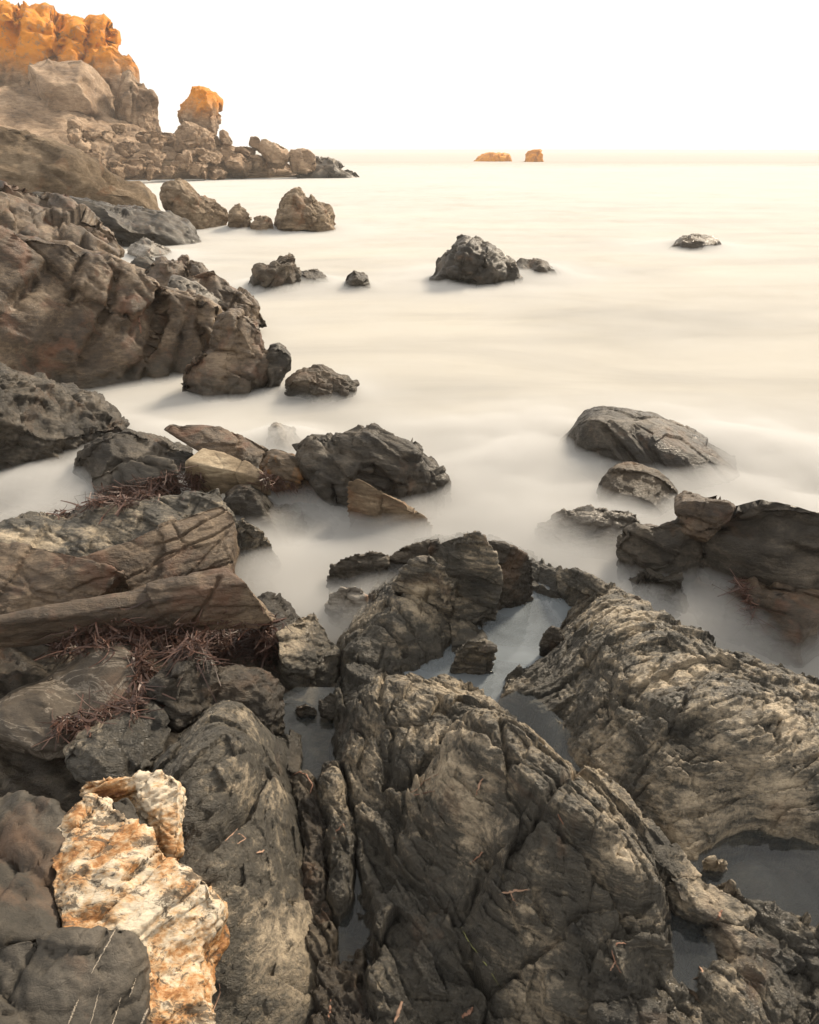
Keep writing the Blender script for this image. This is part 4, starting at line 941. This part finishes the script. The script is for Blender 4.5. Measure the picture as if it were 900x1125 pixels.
flake('dark wedge of rock at the lower right corner', [(778, 1070, 0.44), (812, 1062, 0.46), (860, 1090, 0.44), (880, 1130, 0.43), (830, 1130, 0.40), (790, 1105, 0.38)], M['dark'], seed=145)
flake('chunky dark block with a lit top beside the small right pool', [(686, 1036, 0.59), (705, 1024, 0.63), (728, 1030, 0.63), (746, 1042, 0.59), (744, 1058, 0.49), (722, 1066, 0.45), (700, 1062, 0.45), (688, 1052, 0.47)], seed=146, block=.12, amp=.6)
flake('small rough brown stone at the foot of the right pool', [(756, 1078, 0.44), (766, 1070, 0.47), (778, 1078, 0.46), (780, 1100, 0.40), (768, 1112, 0.38), (756, 1098, 0.40)], M['slab'], seed=147)
flake('broad rounded slab at the bottom edge of the central reef', [(600, 1062, 0.49), (640, 1052, 0.53), (680, 1062, 0.53), (700, 1084, 0.49), (690, 1112, 0.45), (640, 1120, 0.43), (600, 1100, 0.43)], seed=148, block=.14)
flake('dark lit edged slab near the bottom right of the reef', [(650, 1108, 0.49), (690, 1092, 0.51), (720, 1098, 0.49), (752, 1120, 0.45), (750, 1150, 0.41), (680, 1150, 0.41)], seed=149, block=.12)
flake('small flat rock lying half in the right pool', [(770, 946, .42), (782, 940, .45), (796, 944, .44), (802, 950, .40), (786, 956, .38)], seed=150)
flake('little stone in the mouth of the narrow pool', [(322, 776, .26), (334, 772, .29), (348, 776, .27), (346, 786, .22), (330, 788, .22)], M['dark'], seed=151)
flake('knobbly rock bridging the head of the narrow pool', [(350, 770, .30), (362, 760, .34), (376, 764, .33), (378, 782, .26), (364, 790, .24), (352, 784, .24)], M['dark'], seed=152)
flake('row of worn dark knobs along the narrow pool', [(318, 800, .28), (328, 806, .27), (332, 830, .26), (328, 850, .28), (316, 846, .30)], M['dark'], seed=153)
# quartz
hull('quartz_rock', 'white and orange quartz rock curving down the left corner', 'quartz', 
    [[(58, 912, .99), (64, 898, 1.0), (73, 893, 1.02), (86, 876, 1.04), (105, 867, 1.04), (119, 874, 1.02), (128, 893, .98), (146, 915, .98), (165, 938, .98), (188, 955, .98), (205, 957, .98), (150, 1020, .96), (70, 1030, .98), (56, 980, .98)],
     [(150, 935, .98), (188, 955, .98), (205, 957, .98), (228, 964, .95), (240, 983, .92), (237, 1006, .88), (222, 1033, .85), (190, 1050, .85), (140, 1040, .95), (120, 1000, .98)],
     [(140, 1020, .95), (222, 1030, .85), (210, 1064, .82), (204, 1096, .8), (220, 1126, .78), (225, 1160, .76), (150, 1160, .85), (160, 1100, .88), (150, 1050, .93)]],
    M['quartz'], voxel=.007, block=.12, seed=121, floor=.55, back=.06, fr=frame((.5, .8, -.2), (-.4, 0, 1)), crack=.16, rough=.13, chip=.2, tilt=.4, levels=3, smooth=2)
hull('quartz_rock', 'smaller pale quartz fin standing behind the curved quartz rock', 'quartz', 
    [[(84, 868, .9), (92, 856, .92), (104, 853, .93), (122, 858, .93), (152, 855, .93), (176, 846, .94), (197, 857, .9), (200, 872, .86), (150, 882, .86), (110, 868, .9)],
     [(150, 866, .92), (176, 846, .94), (197, 857, .9), (200, 873, .86), (195, 893, .82), (197, 935, .76), (188, 950, .72), (172, 935, .76), (160, 905, .82), (146, 886, .86)]],
    M['quartz'], voxel=.007, block=.1, seed=122, floor=.5, back=.08, fr=frame((.5, .8, -.2), (-.4, 0, 1)), crack=.16, rough=.13, chip=.2, tilt=.4, levels=3, smooth=2)
hull('boulder', 'dark grey rock left of the curved quartz rock at the edge', 'boulder', [(-60, 880, .9), (20, 868, .95), (60, 880, .97), (74, 905, .95), (66, 960, .96), (72, 1030, .98), (-60, 1040, 1.0)], M['smooth'], voxel=.011, block=.2, seed=125, floor=.4, back=.05)
hull('boulder', 'dark rock filling the hollow between the two quartz rocks', 'boulder', [(118, 878, .93), (140, 874, .93), (152, 888, .92), (166, 918, .88), (178, 945, .84), (184, 955, .82), (160, 945, .9), (138, 910, .93), (124, 890, .94)], M['smooth'], voxel=.007, block=.1, seed=123, floor=.4, back=.02, amp=.5)
striped = hull('boulder', 'dark grey rock striped with thin white quartz veins', 'boulder', [(-40, 1040, 1.12), (60, 1036, 1.12), (84, 1022, 1.12), (120, 1014, 1.10), (140, 1015, 1.08), (152, 1030, 1.05), (155, 1060, 1.0), (162, 1095, .95), (165, 1150, .92), (100, 1180, 1.0), (-40, 1180, 1.1)], M['smooth'], voxel=.008, block=.22, seed=124, floor=.6, back=.05, amp=.7)

# ------------------------------------------------------------------ small things lying on the rocks
bpy.context.view_layer.update()
DG = bpy.context.evaluated_depsgraph_get()
def hit(px, py):
    d = Vector(ray(px, py)).normalized()
    ok, loc, nor, _, ob, _ = scene.ray_cast(DG, Vector(CAM), d)
    return (np.array(loc), np.array(nor), ob) if ok else (None, None, None)

def tube_mesh(name, path, radii, flat=1.0, sides=6):
    path = np.array(path); V = []; Q = []
    for k, p in enumerate(path):
        t = path[min(k + 1, len(path) - 1)] - path[max(k - 1, 0)]
        t /= np.linalg.norm(t) + 1e-9
        a = np.cross(t, [0.1, 0.2, 1.0]); a /= np.linalg.norm(a)
        b = np.cross(a, t)
        for j in range(sides):
            th = 2 * math.pi * j / sides
            V.append(p + radii[k] * (a * math.cos(th) + b * math.sin(th) * flat))
    n = len(path)
    for k in range(n - 1):
        for j in range(sides):
            j2 = (j + 1) % sides
            Q.append((k * sides + j, k * sides + j2, (k + 1) * sides + j2, (k + 1) * sides + j))
    V.append(path[0]); V.append(path[-1])
    for j in range(sides):
        j2 = (j + 1) % sides
        Q.append((j2, j, n * sides, n * sides)); Q.append(((n - 1) * sides + j, (n - 1) * sides + j2, n * sides + 1, n * sides + 1))
    me = bpy.data.meshes.new(name)
    me.from_pydata([tuple(v) for v in V], [], [tuple(dict.fromkeys(q)) for q in Q])
    return me

def strip(name, label, cat, pix, width, mat, flat=.4, lift=.4, parent=None, group=None, taper=True):
    P = [hit(*p) for p in pix]
    pts = [p[0] + p[1] * width * lift for p in P if p[0] is not None]
    fine = []
    for a, b in zip(pts[:-1], pts[1:]):
        for k in range(4): fine.append(a + (b - a) * k / 4)
    fine.append(pts[-1])
    n = len(fine)
    rr = [width * (.35 + .65 * math.sin(math.pi * (k + .6) / (n + .2)) if taper else 1.0) for k in range(n)]
    r = np.random.RandomState(int(pix[0][0] * 7 + pix[0][1]))
    fine = [p + r.normal(size=3) * width * .25 for p in fine]
    ob = finish(name, tube_mesh(name, fine, rr, flat), mat, parent=parent)
    return tag(ob, label, cat, group) if label else ob

def between(a, b, n, wob=2.0, seed=0):
    r = random.Random(seed)
    return [(a[0] + (b[0] - a[0]) * k / n + r.uniform(-wob, wob) * (0 < k < n), a[1] + (b[1] - a[1]) * k / n + r.uniform(-wob, wob) * (0 < k < n)) for k in range(n + 1)]
for k, (a, b, w) in enumerate([((129, 1017), (100, 1070), .0035), ((86, 1098), (74, 1128), .0045), ((149, 1075), (142, 1095), .004), ((133, 1096), (122, 1130), .0032), ((110, 1085), (98, 1130), .0022), ((162, 1108), (154, 1128), .005)]):
    strip('quartz_vein', None, None, between(a, b, 26, .5, k), w * .6, M['white'], flat=.5, lift=.5, parent=striped, taper=True)

T = M['twig']; L = M['leaf']
strip('driftwood_stick', 'pinkish driftwood stick lying across the central reef', 'stick', between((549, 982), (581, 977), 4, .6), .006, T)
strip('driftwood_stick', 'short stub of wood leaning on the pinkish stick', 'stick', between((562, 982), (568, 994), 3, .6), .006, T)
strip('dry_leaf', 'pink sliver of bark on the shaded face of the reef', 'leaf', between((517, 949), (532, 934), 4, .5), .006, L)
strip('grass_stalk', 'thin green yellow stalk lying along a crack', 'stalk', [(507, 1019), (515, 1034), (524, 1046), (533, 1058), (541, 1070), (549, 1084)], .0028, M['green'])
strip('dry_leaf', 'broad dry leaf at the bottom edge of the reef', 'leaf', between((507, 1118), (521, 1108), 4, .6), .008, L)
strip('driftwood_stick', 'rust red bent stem curling up a block near the small pool', 'stick', [(688, 1036), (678, 1036), (673, 1045), (677, 1058), (682, 1068)], .004, L)
strip('driftwood_stick', 'pale twig end below the rust red bent stem', 'stick', between((670, 1066), (677, 1055), 3, .5), .004, T)
strip('dry_leaf', 'curled pale leaf beside the small right pool', 'leaf', between((769, 1060), (773, 1072), 3, .5), .005, T)
strip('dry_leaf', 'small orange leaf among the slabs near the right pool', 'leaf', between((788, 1010), (793, 1000), 3, .5), .006, L)
strip('dry_leaf', 'pale chip of shell by the edge of the right pool', 'leaf', between((768, 954), (776, 958), 3, .4), .006, T)
strip('dry_leaf', 'thin leaf tucked in the lit blocks of the crest', 'leaf', between((613, 894), (619, 905), 3, .4), .005, L)
strip('driftwood_stick', 'forked pale twig on the grey rounded outcrop', 'stick', [(236, 932), (248, 924), (256, 916), (261, 910)], .003, T)
strip('driftwood_stick', 'looped twig beside the forked one on the rounded outcrop', 'stick', [(250, 925), (262, 927), (270, 921), (264, 916), (254, 918)], .0028, T)
strip('dry_leaf', 'tiny pale leaf on the rounded outcrop below the looped twig', 'leaf', between((282, 937), (290, 935), 2, .3), .006, T)
strip('dry_leaf', 'long reddish strap of weed in the ridge by the gully', 'leaf', [(366, 922), (370, 912), (377, 905), (380, 916)], .006, L)
strip('driftwood_stick', 'pale crooked twig in the hollow of the central reef', 'stick', [(448, 872), (458, 868), (466, 858), (478, 852), (482, 850)], .004, T)
strip('driftwood_stick', 'reddish twig lying under the pale crooked one', 'stick', between((455, 874), (478, 869), 4, .7), .004, L)
strip('dry_leaf', 'red brown strap lying by the narrow pool', 'leaf', [(322, 852), (330, 848), (337, 851), (344, 862), (340, 872)], .005, L)
strip('driftwood_stick', 'pale brown stick caught in the gully at the bottom edge', 'stick', between((434, 1124), (442, 1100), 3, .7), .007, T)
strip('driftwood_stick', 'thin brown stick standing in the gully floor', 'stick', between((361, 1120), (364, 1098), 3, .5), .005, L)
strip('dry_leaf', 'leaf edge showing on the top of the reef crack', 'leaf', between((523, 872), (531, 854), 3, .5), .006, T)
strip('driftwood_stick', 'pale twig in the dark rock below the curved quartz rock', 'stick', [(228, 1122), (236, 1105), (242, 1090), (241, 1080)], .003, T)
strip('dry_leaf', 'brown leaf stuck on the great cracked rock', 'leaf', between((152, 348), (155, 366), 3, .6), .02, L)
strip('dry_leaf', 'orange brown leaf on the layered grey ledge', 'leaf', between((109, 576), (115, 565), 3, .5), .008, L)

def weed(label, areas, count, length, width, seed, heap=0.06, cat='seaweed'):
    r = np.random.RandomState(seed)
    V = []; Fc = []
    for (x0, y0, x1, y1, x2, y2, th), share in areas:
        for _ in range(int(count * share)):
            u, w = r.rand(), r.normal() * .38
            px = (1 - u) ** 2 * x0 + 2 * u * (1 - u) * x1 + u * u * x2
            py = (1 - u) ** 2 * y0 + 2 * u * (1 - u) * y1 + u * u * y2 + w * th
            c, nrm, ob = hit(px + r.normal() * 2, py)
            if c is None: continue
            c = c + np.array([0, 0, r.rand() ** 1.5 * heap])
            ang = r.rand() * 2 * math.pi
            d = np.array([math.cos(ang), math.sin(ang), r.normal() * .16])
            bend = r.normal(size=3) * 1.3
            l = length * (.35 + 1.5 * r.rand() ** 1.6); wd = width * (.3 + 1.2 * r.rand() ** 2)
            sd = np.cross(d, np.array([0, 0, 1]) + r.normal(size=3) * .6); sd /= np.linalg.norm(sd)
            th_ = np.cross(sd, d) * wd * .22
            b = len(V)
            n = 7
            for k in range(n):
                s = k / (n - 1) - .5
                p = c + d * l * s + bend * l * s * s - np.array([0, 0, .35 * l * s * s * 2])
                ww = wd * (.35 + .65 * math.cos(s * 2.4))
                V += [p - sd * ww + th_, p + sd * ww + th_, p + sd * ww - th_, p - sd * ww - th_]
            for k in range(n - 1):
                o = b + 4 * k
                for j in range(4):
                    j2 = (j + 1) % 4
                    Fc.append((o + j, o + j2, o + 4 + j2, o + 4 + j))
            Fc.append((b + 3, b + 2, b + 1, b)); Fc.append((b + 4 * n - 4, b + 4 * n - 3, b + 4 * n - 2, b + 4 * n - 1))
    me = bpy.data.meshes.new('seaweed'); me.from_pydata([tuple(v) for v in V], [], Fc)
    return tag(finish('seaweed_heap', me, M['kelp'], smooth=False), label, cat, kind='stuff')
weed('heap of dried red brown seaweed under the long slab', [((60, 712, 130, 690, 200, 705, 20), .30), ((190, 705, 250, 708, 302, 706, 26), .45), ((150, 720, 168, 745, 145, 780, 18), .17), ((60, 800, 100, 800, 130, 778, 10), .08)], 2600, .11, .0048, 5, heap=.05)
weed('tangle of dark red seaweed along the grey ledge', [((60, 560, 100, 548, 140, 545, 12), .3), ((130, 550, 180, 530, 222, 526, 14), .6), ((60, 545, 85, 548, 110, 552, 6), .1)], 1400, .12, .0055, 6, heap=.04)
weed('purple brown weed draped below the rust topped rock', [((288, 525, 310, 540, 345, 545, 12), 1.0)], 350, .08, .006, 7, heap=.03)
weed('strands of weed hanging at the right edge rocks', [((815, 640, 822, 660, 826, 690, 14), 1.0)], 160, .10, .006, 8, heap=.03)

# ------------------------------------------------------------------ tide pools and the mist over the water
def pool(label, pix, z, mat='pool'):
    P = np.array([PZ(x, y, z) for x, y in pix])
    if np.sum(P[:, 0] * np.roll(P[:, 1], -1) - P[:, 1] * np.roll(P[:, 0], -1)) < 0: P = P[::-1]       # face up
    me = bpy.data.meshes.new('tide_pool'); me.from_pydata([tuple(p) for p in P], [], [tuple(range(len(P)))])
    n = (np.cross(P[1] - P[0], P[2] - P[1]))[2]
    tag(finish('tide_pool', me, M[mat], smooth=False), label, kind='structure')
pool('large still tide pool mirroring the sky', [(440, 735), (470, 705), (500, 690), (520, 670), (545, 645), (590, 640), (640, 655), (640, 680), (610, 725), (610, 775), (450, 775)], .24, 'sky_pool')
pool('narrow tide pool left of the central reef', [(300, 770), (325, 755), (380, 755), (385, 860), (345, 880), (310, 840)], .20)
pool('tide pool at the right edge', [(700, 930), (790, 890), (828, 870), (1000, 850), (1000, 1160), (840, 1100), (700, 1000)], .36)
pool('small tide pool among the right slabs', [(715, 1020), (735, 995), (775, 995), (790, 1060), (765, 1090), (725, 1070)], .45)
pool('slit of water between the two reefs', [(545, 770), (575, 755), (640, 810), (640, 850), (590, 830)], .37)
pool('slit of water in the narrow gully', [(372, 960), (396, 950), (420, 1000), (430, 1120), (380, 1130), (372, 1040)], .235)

gx = np.concatenate([-np.geomspace(120, 9.2, 40), np.arange(-9, 9.01, .14), np.geomspace(9.2, 120, 40)])
gy = np.concatenate([np.arange(3.0, 11, .1), np.geomspace(11, 180, 150)])
X, Y = np.meshgrid(gx, gy, indexing='ij')
XX, YY = X.ravel(), Y.ravel()
p = np.column_stack([XX * .75, YY * .85, np.zeros(X.size)])
thin = 0.025 + 0.21 * (1 - sstep(5.5, 9.0, YY)) + 0.05 * sstep(-1.5, -3.0, XX) * (1 - sstep(9, 16, YY))
for (x0, y0, w0) in SEA_ROCKS:
    if y0 < 60:
        thin = thin + 0.18 * np.exp(-(((XX - x0) / (w0 * .75)) ** 2 + ((YY - y0) / (w0 * .75)) ** 2) ** 1.0)
thin = np.minimum(thin, 0.28)
top = thin * (1.0 + 0.8 * fbm(p, 3, 900) + 0.6 * fbm(p * .22, 2, 905))
edge = sstep(-120, -60, XX) * (1 - sstep(60, 120, XX)) * sstep(3.0, 3.6, YY) * (1 - sstep(60, 180, YY))
for (a_, b_, r_) in ((590, 685, .55), (540, 720, .42), (480, 725, .35), (345, 800, .5)):
    c_ = PZ(a_, b_, .2)
    edge = edge * (1 - np.exp(-(((XX - c_[0]) ** 2 + (YY - c_[1]) ** 2) / r_ ** 2) ** 2))
top = np.maximum(top, .006) * edge + .001
nx, ny = X.shape
V = np.vstack([np.column_stack([X.ravel(), Y.ravel(), top]), np.column_stack([X.ravel(), Y.ravel(), np.full(X.size, -.05)])])
id0 = np.arange(nx * ny).reshape(nx, ny)
q = np.stack([id0[:-1, :-1], id0[1:, :-1], id0[1:, 1:], id0[:-1, 1:]], -1).reshape(-1, 4)
rimv = np.concatenate([id0[:, 0], id0[-1, 1:], id0[-2::-1, -1], id0[0, -2:0:-1]])
w = np.stack([np.roll(rimv, -1), rimv, rimv + nx * ny, np.roll(rimv, -1) + nx * ny], 1)
me = mesh_np('mist', V, np.vstack([q, q[:, ::-1] + nx * ny, w]))
mist = tag(finish('sea_mist', me, mist_mat(4.0)), 'low veil of white spray over the sea round the rocks', kind='stuff')

# ------------------------------------------------------------------ salt haze that softens the headland and the horizon
hx, hy0, hy1, hz0, hz1 = 900.0, -60.0, 900.0, -2.5, 26.0
V = [(sx * hx, y, z) for z in (hz0, hz1) for (sx, y) in ((-1, hy0), (1, hy0), (1, hy1), (-1, hy1))]
me = mesh_np('haze', V, np.array([[0, 3, 2, 1], [4, 5, 6, 7], [0, 1, 5, 4], [1, 2, 6, 5], [2, 3, 7, 6], [3, 0, 4, 7]]))
tag(finish('haze', me, haze_mat(0.0006), smooth=False), 'thin salt haze over the sea and the headland', kind='stuff')

for o in COL.objects:
    base = o.name.split('.')[0]
    if o.parent is None and not o.get('group') and o.get('category'):
        g = {'sea_rock': 'rocks standing in the misty bay', 'dry_leaf': 'dry leaves scattered on the rocks', 'driftwood_stick': 'bits of driftwood scattered on the rocks'}.get(base)
        if g: o['group'] = g
